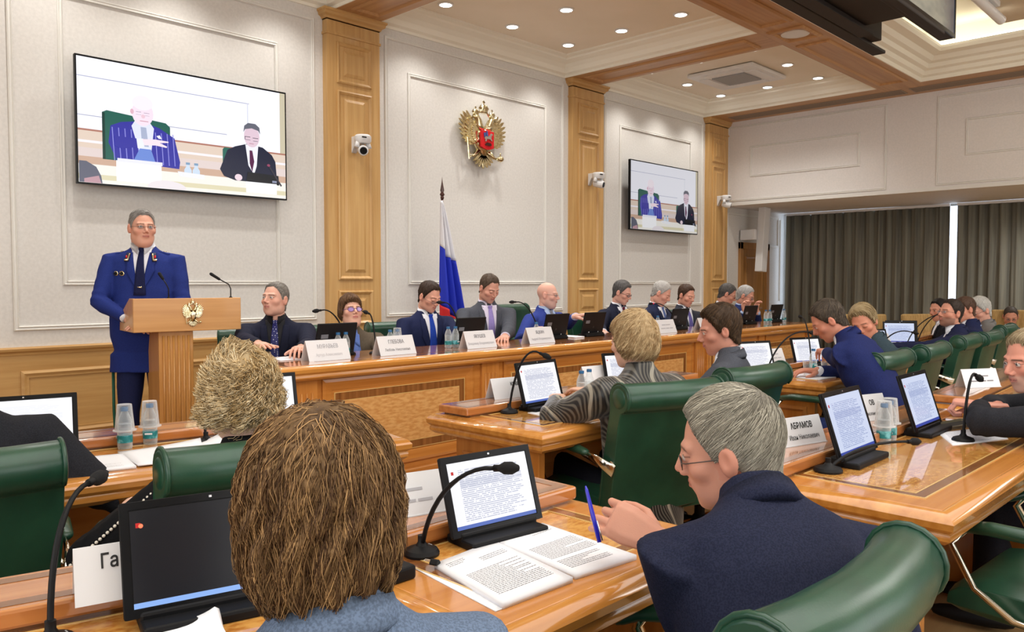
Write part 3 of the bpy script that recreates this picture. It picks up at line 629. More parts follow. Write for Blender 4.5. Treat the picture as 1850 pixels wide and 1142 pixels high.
for a, b in pil:
    p = MB().bb((a, PYF-.0, .16), (b, PYF+.03, PT-.08)).build('pilaster', cherry_z, pr_, bevel=.003)
    q = MB()
    n = 4
    for k in range(n):
        x = a+(b-a)*(k+1)/(n+1); q.tube([(x, PYF-.001, .24), (x, PYF-.001, PT-.17)], .008, 6)
    q.build('flute', cherry_z, p, smooth=True)
PF = [(0, 0), (0, .012), (.02, .016), (.07, .004), (.075, 0)]
def panel(x0, x1, z0=.2, z1=PT-.1):
    y = PYF+.02
    MB().frame((x0, y, z0), (1, 0, 0), (0, 0, 1), (0, -1, 0), x1-x0, z1-z0, PF).build('panel_moulding', cherry_x, pr_)
    a = .09
    MB().frame((x0+a, y, z0+a), (1, 0, 0), (0, 0, 1), (0, -1, 0), x1-x0-2*a, z1-z0-2*a, [(0, 0), (0, .005), (.05, .005), (.05, 0)]).build('veneer_band', strip_dz, pr_)
    for q in (a-.004, a+.048): MB().frame((x0+q, y, z0+q), (1, 0, 0), (0, 0, 1), (0, -1, 0), x1-x0-2*q, z1-z0-2*q, [(0, 0), (0, .007), (.004, .007), (.004, 0)]).build('inlay_line', inlay, pr_)
    q = a+.052; MB().bb((x0+q, y-.006, z0+q), (x1-q, y, z1-q)).build('burl_panel', burl_f, pr_)
for a, b in ((2.62, 3.86), (4.16, 5.42), (5.56, 6.74), (7.02, 8.05), (8.27, 9.25)): panel(a, b)
MB().bb((5.485, PYF+.012, .16), (5.49, PYF+.021, PT-.09)).build('joint', strip_dz, pr_)
# leg of the desk top at the back
for x in (2.45, 4.05, 5.5, 6.9, 8.2, 9.35): MB().bb((x-.02, PYF+.05, .1), (x+.02, PYB-.1, PT-.03)).build('support_panel', cherry_z, pr_)
MB().bb((PX0+.3, PYF+.1, PT), (PX1-.1, PYF+.13, PT+.001)).build('inlay_strip', strip_d, pr_)
# ------------------------------------------------------------------ delegates' desks
def desk(label, origin, rz, L, D=.62, H_=.76, riser=(0, None), seats=2, rh=.045):
    """local: x along the desk, y from the sitter's edge (0) to the far edge (D)"""
    e = empty('desk', origin, rz, label, 'desk', 'delegates desks in rows')
    MB().bb((0, 0, H_-.03), (L, D, H_)).build('desk_top', cherry_x, e, bevel=.003)
    edge_sweep([(0, 0), (0, D), (L, D), (L, 0)], npf, H_-.001, True).build('nosing', nose_x, e, smooth='auto')
    r0, r1 = riser[0], L if riser[1] is None else riser[1]
    # top veneer: burl field, dark band, pale lines
    a, b = .075, .115; z = H_
    MB().bb((b+.02, b, z), (L-b-.02, D-.2, z+.0015)).build('burl_field', burl, e)
    MB().frame((a+.02, a, z), (1, 0, 0), (0, 1, 0), (0, 0, 1), L-2*a-.04, D-.2-a+.03, [(0, 0), (0, .0022), (.035, .0022), (.035, 0)]).build('dark_band', strip_d, e)
    for q in (a-.003, a+.035): MB().frame((q+.02, q, z), (1, 0, 0), (0, 1, 0), (0, 0, 1), L-2*q-.04, D-.2-2*q+a+.03, [(0, 0), (0, .003), (.004, .003), (.004, 0)]).build('inlay_line', inlay, e)
    rs = MB().bb((r0, D-.2, z+.008), (r1, D+.0, z+rh)).build('riser_shelf', top_x, e, bevel=.007)
    MB().bb((r0+.03, D-.19, z), (r1-.03, D-.01, z+.01)).build('riser_plinth', strip_d, rs)
    MB().frame((r0+.02, D-.18, z+rh), (1, 0, 0), (0, 1, 0), (0, 0, 1), r1-r0-.04, .16, [(0, 0), (0, .001), (.03, .001), (.03, 0)]).build('riser_band', strip_d, rs)
    # carcass
    for x0, x1 in ((.06, .1), (L-.1, L-.06)):
        ep = MB().bb((x0, .07, 0), (x1, D-.06, H_-.08)).build('end_panel', cherry_z, e, bevel=.003)
        s = -1 if x0 < .5 else 1
        xx = x0 if s < 0 else x1
        MB().frame((xx, .12 if s > 0 else D-.11, .1), (0, s, 0), (0, 0, 1), (s, 0, 0), D-.23, H_-.27, [(0, 0), (0, .008), (.02, .014), (.035, 0)]).build('end_moulding', cherry_z, ep)
    MB().bb((.1, D-.1, .05), (L-.1, D-.07, H_-.08)).build('modesty_panel', cherry_x, e)
    MB().bb((.08, .09, H_-.1), (L-.08, D-.08, H_-.03)).build('apron', cherry_x, e)
    n = seats
    for k in range(n):
        x0 = .14+(L-.28)*k/n; x1 = .14+(L-.28)*(k+1)/n
        MB().frame((x1-.03, D-.07, .12), (-1, 0, 0), (0, 0, 1), (0, 1, 0), x1-x0-.06, H_-.3, [(0, 0), (0, .01), (.03, .012), (.045, 0)]).build('panel_moulding', cherry_x, e)
    return e
DESKS = {}
DESKS['near'] = desk('nearest desk in the foreground with open papers and a lit tablet', (.985, 1.0, 0), 0, .75, .63, seats=1)
DESKS['near_left'] = desk('nearest desk at bottom left with the dark tablet and the card reading Га', (-.627, 1.385, 0), radians(-13), 1.54, .63)
DESKS['right'] = desk('foreground desk at right with empty burl top and two lit tablets', (2.36, .66, 0), radians(-1.0), 1.62, .66)
DESKS['far_right'] = desk('desk at the right photo edge beyond the aisle, acrylic card on it', (4.47, .72, 0), radians(2), 1.7, .62)
DESKS['left'] = desk('desk at left with white papers and two bottles under cups', (-.62, 2.98, 0), radians(-9.5), 2.62, .64)
DESKS['mid'] = desk('desk in the middle before the woman in the striped blouse', (2.46, 2.22, 0), 0, 2.0, .66)
DESKS['third'] = desk('desk before the two men conferring in the middle row', (4.88, 2.06, 0), 0, 1.9, .66)
DESKS['fourth'] = desk('desk before the bearded man looking up, toward the curtains', (6.95, 2.14, 0), radians(3), 1.75, .66)
DESKS['fifth'] = desk('last desk of the middle row near the tan chairs', (8.85, 2.3, 0), radians(5), 1.7, .66)
# ------------------------------------------------------------------ green office chairs
def chair_parts(e):
    # side profile of the padded back with the rolled top (y,z)
    def arcp(c, r, a0, a1, n): return [(c[0]+r*cos(radians(a0+(a1-a0)*i/n)), c[1]+r*sin(radians(a0+(a1-a0)*i/n))) for i in range(n+1)]
    fr = [(-.20, .40), (-.215, .5), (-.235, .62), (-.262, .75), (-.285, .85)]
    roll = arcp((-.345, .905), .062, 0, 258, 14)
    bk = [(-.345, .80), (-.325, .70), (-.30, .58), (-.285, .48), (-.28, .40)]
    prof = fr+roll+bk
    b = MB(); xs = [-.268, -.262, -.15, 0, .15, .262, .268]; rings = []
    for x in xs:
        bow = .03*(x/.268)**2; sh = .985 if abs(x) > .265 else 1
        cyy, czz = -.29, .65
        rings.append([Vector((x*(1.0 if z > .6 else .97), (cyy+(y-cyy)*(sh if abs(x) > .265 else 1))+bow, czz+(z-czz)*sh)) for y, z in prof])
    b.loft(rings); bk_ = b.build('backrest', leather, e, smooth='auto', bevel=.012, seg=3)
    for s in (-1, 1):
        m = MB(); M = Matrix(((0, 0, s), (1, 0, 0), (0, 1, 0)))
        m.lathe([(0, .004), (.036, .004), (.042, 0), (.042, -.01)], 20, M, (s*.268, -.315, .905)); m.build('roll_end_cap', leather, bk_, smooth='auto')
        p = [(s*.262, y+.03*.95, z) for y, z in [(-.20, .42)]+fr[1:]+arcp((-.345, .905), .064, 0, 230, 12)]
        MB().tube(p, .006, 6).build('piping', leather, bk_, smooth=True)
        m = MB().lathe([(0, .01), (.012, .009), (.018, .004), (.018, 0)], 16, M, (s*.262, -.262, .62)); m.build('side_button', chrome, e, smooth='auto')
    # seat
    st = MB()
    rings = []
    for y, t, zc in ((-.26, .075, .425), (-.2, .11, .43), (0, .12, .43), (.18, .12, .435), (.255, .1, .43), (.285, .06, .42), (.29, .02, .41)):
        w = .262
        rings.append([Vector((w*sx, y, zc+t/2*sz)) for sx, sz in ((-1, -.6), (-.97, .5), (-.8, .85), (-.3, .8), (.3, .8), (.8, .85), (.97, .5), (1, -.6), (.9, -1), (-.9, -1))])
    st.loft(rings).build('seat', leather, e, smooth='auto', bevel=.01, seg=2)
    for s in (-1, 1):
        ar = empty('armrest', (0, 0, 0)); ar.parent = e
        pad = MB().tube([(s*.30, -.12, .655), (s*.305, .0, .665), (s*.30, .16, .665), (s*.275, .24, .65), (s*.25, .27, .635)], [.022, .03, .03, .026, .02], 10, flat=.7, rnd=True).build('arm_pad', leather, ar, smooth=True)
        MB().tube([(s*.30, -.1, .648), (s*.292, -.2, .635), (s*.275, -.29, .60)], [.014, .022, .03], 8, flat=.35, upv=(1, 0, 0)).build('rear_bracket', chrome, ar, smooth=True)
        MB().tube([(s*.285, .235, .64), (s*.305, .265, .60), (s*.305, .2, .48), (s*.295, .1, .41), (s*.25, .03, .385), (s*.1, .0, .37)], .014, 8, flat=.6).build('front_bracket', chrome, ar, smooth=True)
    MB().box((0, 0, .365), (.3, .28, .03)).build('seat_plate', blackp, e, bevel=.006)
    MB().lathe([(.045, .07), (.045, .12), (.028, .14), (.028, .36)], 16).build('gas_lift', blackp, e, smooth='auto')
    for k in range(5):
        a = 2*pi*k/5+.3; dx, dy = cos(a), sin(a)
        lg = MB().tube([(dx*.03, dy*.03, .1), (dx*.18, dy*.18, .09), (dx*.3, dy*.3, .068)], [.03, .024, .018], 8, flat=.7, upv=(0, 0, 1)).build('base_leg', chrome if k % 2 == 0 else blackp, e, smooth=True)
        w = MB()
        for s in (-1, 1): w.tube([(dx*.3-dy*s*.006, dy*.3+dx*s*.006, .028), (dx*.3-dy*s*.026, dy*.3+dx*s*.026, .028)], .027, 12)
        w.build('caster', blackp, lg, smooth='auto')
proto_chair = None
def chair(x, y, rz, label, dz=0, z0=0):
    """rz: direction the sitter faces (world azimuth)"""
    global proto_chair
    if proto_chair is None:
        proto_chair = empty('office_chair', (x, y, z0), rz-pi/2, label, 'chair', 'green leather chairs'); chair_parts(proto_chair); c = proto_chair
    else: c = tree(proto_chair, (x, y, z0), rz-pi/2, label)
    c.scale = (1, 1, 1+dz); return c
# ------------------------------------------------------------------ small things
def gooseneck(base, tip, rise, label, z0=0, side=(0, 0), red=False, rb=.045):
    """base/tip world points; the neck rises then bends over to the foam head"""
    b = Vector(base); t = Vector(tip)-b; e = empty('microphone', b, 0, label, 'microphone', 'gooseneck microphones')
    MB().lathe([(rb, 0), (rb*1.02, .006), (rb*.9, .014), (rb*.35, .022), (.009, .03), (.009, .045)], 24).build('base', blackp, e, smooth='auto')
    MB().box((rb*.5, 0, .0165), (.012, .012, .004)).build('button', greyp, e)
    pts = []
    sd = Vector((side[0], side[1], 0))
    for i in range(13):
        q = i/12; h = t*(q**1.35); p = Vector((h.x, h.y, 0)); z = t.z*(1-(1-q)**1.75)+rise*4*q*(1-q)*.25
        pts.append(Vector((p.x, p.y, .03+(z-.03)*1.0))+sd*sin(q*pi))
    pts[0].z = .03; d = (pts[-1]-pts[-2]).normalized()
    MB().tube(pts, [.0055]*8+[.0048]*5, 8).build('gooseneck', blackp, e, smooth=True)
    p = pts[-1]
    MB().tube([p, p+d*.03], .0075, 10).build('capsule_ring', mat('red_ring', srgb(190, 30, 60), .4, emit=srgb(200, 20, 60), estr=.6) if red else blackp, e, smooth=True)
    MB().tube([p+d*.018, p+d*.026, p+d*.043, p+d*.052], [.0095, .0135, .0135, .009], 14, rnd=True).build('foam_head', foam, e, smooth=True)
def uvscreen(name, w, h, m, parent):
    me = bpy.data.meshes.new(name); me.from_pydata([(0, 0, 0), (w, 0, 0), (w, 0, h), (0, 0, h)], [], [(0, 1, 2, 3)]); me.materials.append(m)
    uv = me.uv_layers.new(name='UVMap')
    for l, c in zip(uv.data, [(0, 0), (1, 0), (1, 1), (0, 1)]): l.uv = c
    o = bpy.data.objects.new(name, me); link(o, parent); return o
def tablet(x, y, z, az, m, label, w=.30, h=.205, tilt=20, icons=False):
    """az = direction the screen looks at"""
    e = empty('tablet', (x, y, z), az+pi/2, label, 'tablet', 'tablets in docks')
    # local: screen faces -y
    t = radians(tilt); M = Matrix.Rotation(-t, 3, 'X')
    MB().bb((-w*.42, -.05, 0), (w*.42, .06, .022)).bb((-w*.42, -.005, .0), (w*.42, .05, .034)).build('dock', blackp, e, bevel=.006)
    c = empty('display', (0, 0, .024)); c.parent = e; c.rotation_euler = (-t, 0, 0)
    body = MB().bb((-w/2, 0, 0), (w/2, .012, h)).build('case', blackp, c, bevel=.005, seg=3)
    MB().frame((-w/2+.001, -.0005, .001), (1, 0, 0), (0, 0, 1), (0, -1, 0), w-.002, h-.002, [(0, 0), (0, .0015), (.014, .0015), (.014, 0)]).build('bezel', blackg, c)
    s = uvscreen('screen', w-.034, h-.034, m, c); s.location = (-w/2+.017, -.0012, .017)
    MB().box((w*.02, -.0025, h-.008), (.005, .001, .004)).build('webcam', silvm, c)
    if icons:
        MB().lathe([(0, .0), (.004, 0)], 12, Matrix.Rotation(pi/2, 3, 'X'), (-w/2+.035, -.0022, h-.045)).build('desktop_icon', mat('icon_red', srgb(230, 110, 70), .5, emit=srgb(230, 120, 90), estr=.9), c)
    b = MB()
    b.bb((w*.22, .012, h*.5), (w*.40, .0125, h*.64)); b.build('sticker', mat_st, c)
    MB().bb((w*.15, .012, h*.06), (w*.2, .0125, h*.11)).bb((-w*.28, .012, h*.06), (-w*.25, .0125, h*.11)).build('maker_badge', cardm, c)
    MB().lathe([(0, 0), (.011, 0)], 16, Matrix.Rotation(-pi/2, 3, 'X'), (0, .0126, h*.32)).build('round_logo', mat_st2, c)
    return e
greyink2 = mat('pale_grey_ink', srgb(178, 178, 184), .6)
mat_st = mat('silver_sticker', srgb(110, 112, 118), .4); mat_st2 = mat('dark_logo', srgb(40, 40, 42), .3)
def text_mesh(s, size, m, parent, loc, rot, bold=0, name='lettering', align='CENTER'):
    cu = bpy.data.curves.new(name, 'FONT'); cu.body = s; cu.size = size; cu.align_x = align; cu.extrude = .0002; cu.offset = bold
    cu.resolution_u = 2
    o = bpy.data.objects.new(name, cu); link(o); dg = bpy.context.evaluated_depsgraph_get()
    me = bpy.data.meshes.new_from_object(o.evaluated_get(dg)); bpy.data.objects.remove(o); me.materials.clear(); me.materials.append(m)
    q = bpy.data.objects.new(name, me); link(q, parent); q.scale = (.78, 1, 1); q.location = loc; q.rotation_euler = rot; return q
def card(x, y, z, az, l1, l2, label, w=.22, h=.09, m1=None, m2=None, acr=False, s1=.026, s2=.02, both=True):
    """tent card; az = direction its front looks at"""
    e = empty('name_card', (x, y, z), az+pi/2, label, 'name card', 'tent name cards')
    dp = h*.39; t = atan2(dp, h); n = MB()
    th = .0012
    def leaf(s, mt, nm):
        q = MB(); a = [Vector((-w/2, s*dp, 0)), Vector((w/2, s*dp, 0)), Vector((w/2, 0, h)), Vector((-w/2, 0, h))]
        nv = Vector((0, s*h, dp)).normalized()*th; q.add(a+[v+nv for v in a], [(0, 1, 2, 3), (7, 6, 5, 4), (0, 4, 5, 1), (1, 5, 6, 2), (2, 6, 7, 3), (3, 7, 4, 0)]); return q.build(nm, mt, e)
    leaf(-1, cardm, 'front_leaf'); leaf(1, cardm if not acr else acryl, 'rear_leaf')
    if acr:
        q = MB(); q.bb((-w/2-.004, -dp-.003, 0), (w/2+.004, -dp, .003)); q.build('acrylic_foot', acryl, e)
    tx = 0
    if isinstance(l1, tuple): l1, tx = l1
    if l1: text_mesh(l1, s1, m1 or inkm, e, (tx, -dp*(1-.60)-.0022, h*.60), (pi/2-t, 0, 0), .0006)
    if not l1 and not l2 and 'blank side' not in label:
        q = MB()
        for fz, xs in ((.62, (-.24, -.05, -.03, .22)), (.36, (-.34, -.1, -.07, .12, .15, .33))):
            for i_ in range(0, len(xs), 2): q.box(((xs[i_]+xs[i_+1])/2*w, -dp*(1-fz)-.0022, h*fz), ((xs[i_+1]-xs[i_])*w, .0004, h*.07), Matrix.Rotation(-t, 3, 'X'))
        q.build('printed_lines', m2 or greyink2, e, kind='stuff')
    if l2: text_mesh(l2, s2, m2 or greyink, e, (0, -dp*(1-.22)-.0022, h*.22), (pi/2-t, 0, 0))
    return e
def bottle(x, y, z, label, cup=False, h=.2, clabel=None):
    e = empty('water_bottle', (x, y, z), random.random()*6, label, 'bottle', 'small water bottles'); e.scale = (.9, .9, .86)
    MB().lathe([(.0, .004), (.022, .0), (.027, .004), (.029, .012), (.029, .05), (.0275, .06), (.029, .07), (.029, .115), (.024, .135), (.014, .160), (.0115, .172), (.0115, .18)], 20).build('bottle_body', petm, e, smooth='auto')
    MB().lathe([(0, .003), (.0275, .003), (.0275, .11), (0, .11)], 16).build('water', petm, e, smooth='auto')
    MB().lathe([(.0295, .03), (.0297, .03), (.0297, .062), (.0295, .062)], 20).build('paper_label', tealm, e, smooth='auto')
    MB().box((0, -.0297, .052), (.03, .0008, .008)).build('label_lettering', cardm, e)
    MB().lathe([(0, .183), (.0, .183), (.0145, .183), (.0155, .181), (.0155, .166), (.0, .166)], 16).build('cap', capm, e, smooth='auto')
    if cup:
        c = empty('plastic_cup', (x, y, z+.070), 0, clabel or label+', the clear cup over it', 'cup', 'clear plastic cups')
        MB().lathe([(.033, .0), (.041, -.001), (.041, .003), (.0345, .004), (.026, .096), (.0255, .098), (0, .098), (0, .0965), (.0245, .0965), (.033, .004)], 24).build('cup_wall', cupm, c, smooth='auto')
def cup_up(x, y, z, label):
    c = empty('plastic_cup', (x, y, z), 0, label, 'cup', 'clear plastic cups')
    MB().lathe([(0, .002), (.024, .002), (.033, .085), (.035, .087), (.0345, .088), (.0325, .086), (.023, .0), (0, .0)], 20).build('cup_wall', cupm, c, smooth='auto')
def sheet(pts, z, label, thick=.003, lines=None, name='paper_sheet', cat='paper', curl=0):
    """pts: four table-top corners (world xy): near-left, near-right, far-right, far-left"""
    c = Vector((sum(p[0] for p in pts)/4, sum(p[1] for p in pts)/4, z)); e = empty(name, c, 0, label, cat)
    q = [Vector((p[0]-c.x, p[1]-c.y, 0)) for p in pts]; n = 8; vs = []
    for j in range(n+1):
        for i in range(n+1):
            u, v = i/n, j/n; p = q[0]*(1-u)*(1-v)+q[1]*u*(1-v)+q[2]*u*v+q[3]*(1-u)*v; p.z = thick+curl*(u*v)**2; vs.append(p)
    m = MB().add(vs, [(j*(n+1)+i, j*(n+1)+i+1, (j+1)*(n+1)+i+1, (j+1)*(n+1)+i) for j in range(n) for i in range(n)])
    o = m.build('sheet_stack', paper, e, smooth=True); s = o.modifiers.new('t', 'SOLIDIFY'); s.thickness = max(.0012, thick*.97); s.offset = -1
    if lines:
        me_ = MB(); rnd = random.Random(int(abs(c.x)*1000))
        def P(u, v): 
            p = q[0]*(1-u)*(1-v)+q[1]*u*(1-v)+q[2]*u*v+q[3]*(1-u)*v; p.z = thick+.0006+curl*(u*v)**2; return p
        for (u0, u1, v0, v1, nl) in lines:
            for k in range(nl):
                v = v1-(v1-v0)*k/max(1, nl-1); x = u0; end = u1 if rnd.random() > .2 else u0+(u1-u0)*rnd.uniform(.4, .9)
                while x < end:
                    wl = rnd.uniform(.015, .06); x2 = min(end, x+wl); hh = .0075
                    me_.add([P(x, v-hh/2), P(x2, v-hh/2), P(x2, v+hh/2), P(x, v+hh/2)], [(0, 1, 2, 3)]); x = x2+.01
        if me_.v: me_.build('printed_lines', greyink, e, kind='stuff')
    return e
def lectern():
    a, b = atd(240, 538, 5.0), atd(435, 540, 5.42)
    dx = Vector((b.x-a.x, b.y-a.y, 0)); wd = dx.length; ang = atan2(dx.y, dx.x); 
    e = empty('lectern', (a.x, a.y, .1), ang, 'light oak lectern with gilt eagle in front of the uniformed man', 'lectern')
    # local: x along front, y away from camera (towards speaker)
    lo = wood('lectern_oak', srgb(196, 140, 78), srgb(212, 158, 96), 'x', .35, .3); loz = wood('lectern_oak_upright', srgb(190, 132, 66), srgb(206, 150, 82), 'z', .35, .3)
    zt, zb_ = 1.18, .965
    MB().bb((0, 0, zb_), (wd, .02, zt)).build('front_board', lo, e, bevel=.004)
    for x in (0, wd-.02): MB().prism([(.02, zb_), (.42, zb_+.0), (.42, zb_+.07), (.1, zt), (.02, zt)], (x, 0, 0), (0, 1, 0), (0, 0, 1), (1, 0, 0), .02).build('side_board', lo, e, bevel=.003)
    MB().add([(0.02, .02, zt-.01), (wd-.02, .02, zt-.01), (wd-.02, .1, zt-.01), (.02, .1, zt-.01), (.02, .42, zb_+.06), (wd-.02, .42, zb_+.06), (0.02, .02, zb_+.01), (wd-.02, .02, zb_+.01), (.02, .42, zb_+.01), (wd-.02, .42, zb_+.01)],
             [(0, 1, 2, 3), (3, 2, 5, 4), (6, 7, 9, 8), (0, 1, 7, 6), (4, 5, 9, 8), (0, 3, 4, 8, 6), (1, 2, 5, 9, 7)]).build('reading_top', lo, e)
    x0, x1 = wd*.24, wd*.56
    st = MB().bb((x0, .06, .0), (x1, .34, zb_)).build('column', loz, e, bevel=.004)
    for k in range(6):
        x = x0+.03+(x1-x0-.06)*k/5; MB().tube([(x, .058, .1), (x, .058, zb_-.03)], .008, 6).build('flute', loz, st, smooth=True)
    MB().bb((x0-.1, -.04, 0), (x1+.1, .44, .05)).build('base', lo, e, bevel=.008)
    em = empty('eagle_badge', (wd*.53, -.004, (zt+zb_)/2)); em.parent = e
    eagle_small(em, .17)
    for k, (bx, hx) in enumerate(((.24, -.02), (.645, -.06))):
        q = empty('lectern_microphone', e.matrix_world @ Vector((0, 0, 0)), 0, ['slim black lectern microphone before the uniformed chest', 'slim black lectern microphone at the right end of the lectern'][k], 'microphone', 'lectern microphones')
        q.location = e.location; q.rotation_euler = e.rotation_euler
        pts = [(bx, .1, zt-.01), (bx, .1, zt+.06), (bx-.01, .11, zt+.09), (bx+hx, .15, zt+.125)]
        MB().tube(pts, .004, 8).build('neck', blackp, q, smooth=True); MB().lathe([(.014, 0), (.012, .012), (.005, .02)], 14, c=(bx, .1, zt-.012)).build('socket', blackp, q, smooth='auto')
        MB().tube([pts[-1], (pts[-1][0]+hx*.8, .17, zt+.16)], [.009, .011], 10, rnd=True).build('capsule', foam, q, smooth=True)
    return e
def eagle_small(parent, s):
    MB().lathe([(0, 0), (0, 0)], 3) if False else None
    eagle(parent, s, False)

def tabpx(bl, br, m, label, hf=.66, tilt=18, z=.76, w=None, icons=False):
    a, b = atz(bl[0], bl[1], z+.03), atz(br[0], br[1], z+.03); d = Vector((b.x-a.x, b.y-a.y, 0)); W_ = w or d.length; d.normalize()
    c = a+d*W_/2; n = Vector((d.y, -d.x, 0)); c = c-n*.012
    return tablet(c.x, c.y, z, atan2(n.y, n.x), m, label, W_, W_*hf, tilt, icons)
# ------------------------------------------------------------------ people
def skin_mat():
    m = mat('skin', (.8, .8, .8, 1), .48, attr='col', sss=.12, bump=.25, bscale=350, bdist=.0008, spec=.35); return m
SKIN = skin_mat()
HAIR = mat('hair', (.5, .5, .5, 1), .55, attr='col', spec=.25, bump=.5, bscale=90, bstretch=(2, 2, .25), bdist=.003)
def cloth(name, c, c2=None, sc=(300, 300, 300), rough=.85, bump=.25, bs=500, coat=0):
    return mat(name, c, rough, 0, c2, sc, .4, .6, 2, bump, bs, coat, spec=.2, bdist=.0006)
def smin(a, b, k):
    h = np.clip(.5+.5*(b-a)/k, 0, 1); return b*(1-h)+a*h-k*h*(1-h)
def smax(a, b, k): return -smin(-a, -b, k)
def ell(p, c, r):
    q = p-np.array(c); r = np.array(r); k0 = np.linalg.norm(q/r, axis=-1); k1 = np.linalg.norm(q/(r*r), axis=-1)+1e-9; return k0*(k0-1)/k1
def cap_(p, a, b, ra, rb):
    a = np.array(a, float); b = np.array(b, float); ab = b-a; t = np.clip(((p-a)@ab)/(ab@ab), 0, 1); return np.linalg.norm(p-(a+t[..., None]*ab), axis=-1)-(ra+(rb-ra)*t)
def rays(fn, dirs, c, rmin=.02, rmax=.22, n=44):
    ts = np.linspace(rmax, rmin, n); r = np.full(len(dirs), rmin); found = np.zeros(len(dirs), bool); hi = np.full(len(dirs), rmax)
    for t in ts:
        d = fn(c+dirs*t); hit = (d < 0) & ~found; r[hit] = t; hi[hit] = min(rmax, t+(rmax-rmin)/(n-1)); found |= hit
    lo = r.copy()
    for _ in range(9):
        m = (lo+hi)/2; d = fn(c+dirs*m[:, None]); ins = d < 0; lo = np.where(ins, m, lo); hi = np.where(ins, hi, m)
    return (lo+hi)/2
HC0 = np.array([0, -.005, -.005])
_ico = {}
def ico(n):
    if n not in _ico:
        b = bmesh.new(); bmesh.ops.create_icosphere(b, subdivisions=n, radius=1); b.verts.ensure_lookup_table()
        _ico[n] = (np.array([v.co[:] for v in b.verts]), [tuple(v.index for v in f.verts) for f in b.faces]); b.free()
    return _ico[n]
def head_sdf(o):
    jw, fat, nl, ch = o.get('jaw', 1), o.get('fat', 0), o.get('nose', 1), o.get('chin', 1)
    def f(p):
        q = p.copy(); q[:, 0] = np.abs(q[:, 0])
        d = ell(q, (0, -.014, .030), (.074, .096, .088))
        d = smin(d, ell(q, (0, .020, -.030), (.061+fat*.5, .070, .082)), .03)
        d = smin(d, ell(q, (0, .034, -.082), (.044*jw+fat, .046, .034*ch)), .025)
        d = smin(d, ell(q, (0, .062, -.104*ch), (.02*jw, .018, .014)), .02)
        d = smin(d, ell(q, (.046*jw+fat*.6, .0, -.066), (.016, .026, .03)), .03)
        d = smin(d, ell(q, (.042, .054, -.024), (.024+fat*.3, .022, .019)), .02)
        d = smin(d, ell(q, (0, -.03, -.07), (.052, .05, .07)), .03)
        d = smin(d, cap_(q, (.010, .086, .022), (.044, .070, .023), .007, .008), .014)
        d = smax(d, -ell(q, (.031, .104, .003), (.019, .022, .014)), .012)
        if fat > .004: d = smin(d, ell(q, (0, .03, -.105), (.05, .045, .03)), .03)
        d = smin(d, cap_(q, (0, .086, .014), (0, .110*1.0+.004*(nl-1), -.026*nl), .0075, .0095), .012)
        d = smin(d, ell(q, (.0115, .098, -.034*nl), (.008, .010, .0075)), .006)
        d = smin(d, ell(q, (0, .076, -.056), (.024, .016, .022)), .012)
        d = smin(d, cap_(q, (0, .0935, -.0555), (.021, .082, -.059), .0042, .0025), .004)
        d = smin(d, cap_(q, (0, .0925, -.0655), (.018, .083, -.063), .0055, .003), .004)
        d = smax(d, -cap_(q, (0, .098, -.0605), (.022, .087, -.0615), .0014, .0008), .002)
        d = smin(d, np.linalg.norm(q-np.array([.031, .0765, .003]), axis=-1)-.0135, .003)
        lid = o.get('lid', 0)
        if lid: d = smin(d, ell(q, (.031, .0775, .004), (.0155, .0145, .0115)), .003)
        else: d = smin(d, cap_(q, (.019, .086, .0105), (.043, .080, .009), .0035, .003), .003)
        e = ell(q, (.080, -.012, -.006), (.011, .019, .033)); e = smax(e, -ell(q, (.094, -.006, -.002), (.009, .010, .019)), .005)
        d = smin(d, e, .006)
        return d
    return f
def lim_az(o):
    return o.get('line', [(0, .080), (25, .081), (42, .070), (55, .048), (68, .022), (78, -.008), (88, -.002), (100, .012), (115, -.03), (140, -.070), (180, -.082)])
def hair_mask(p, o):
    az = np.degrees(np.abs(np.arctan2(p[:, 0], p[:, 1]))); L = lim_az(o); z = np.interp(az, [a for a, _ in L], [b for _, b in L])
    return p[:, 2]-z
def vmat(T, v):
    v = np.asarray(v); T = np.array(T); return v@T[:3, :3].T+T[:3, 3]
def mesh_obj(name, v, f, m, parent, cols=None, smooth=True, base=None):
    me = bpy.data.meshes.new(name); v = np.asarray(v, dtype=np.float32)
    if base is not None: v = v-np.array(base, dtype=np.float32)
    if isinstance(f, np.ndarray):
        k = f.shape[1]; me.vertices.add(len(v)); me.vertices.foreach_set('co', v.ravel()); me.loops.add(f.size); me.loops.foreach_set('vertex_index', f.ravel().astype(np.int32))
        me.polygons.add(len(f)); me.polygons.foreach_set('loop_start', np.arange(0, f.size, k, dtype=np.int32)); me.update(calc_edges=True)
    else: me.from_pydata(v.tolist(), [], f)
    if cols is not None:
        a = me.color_attributes.new('col', 'FLOAT_COLOR', 'POINT'); a.data.foreach_set('color', np.asarray(cols, dtype=np.float32).ravel())
    if m: me.materials.append(m)
    if smooth: me.polygons.foreach_set('use_smooth', [True]*len(me.polygons))
    o = bpy.data.objects.new(name, me); link(o, parent); return o
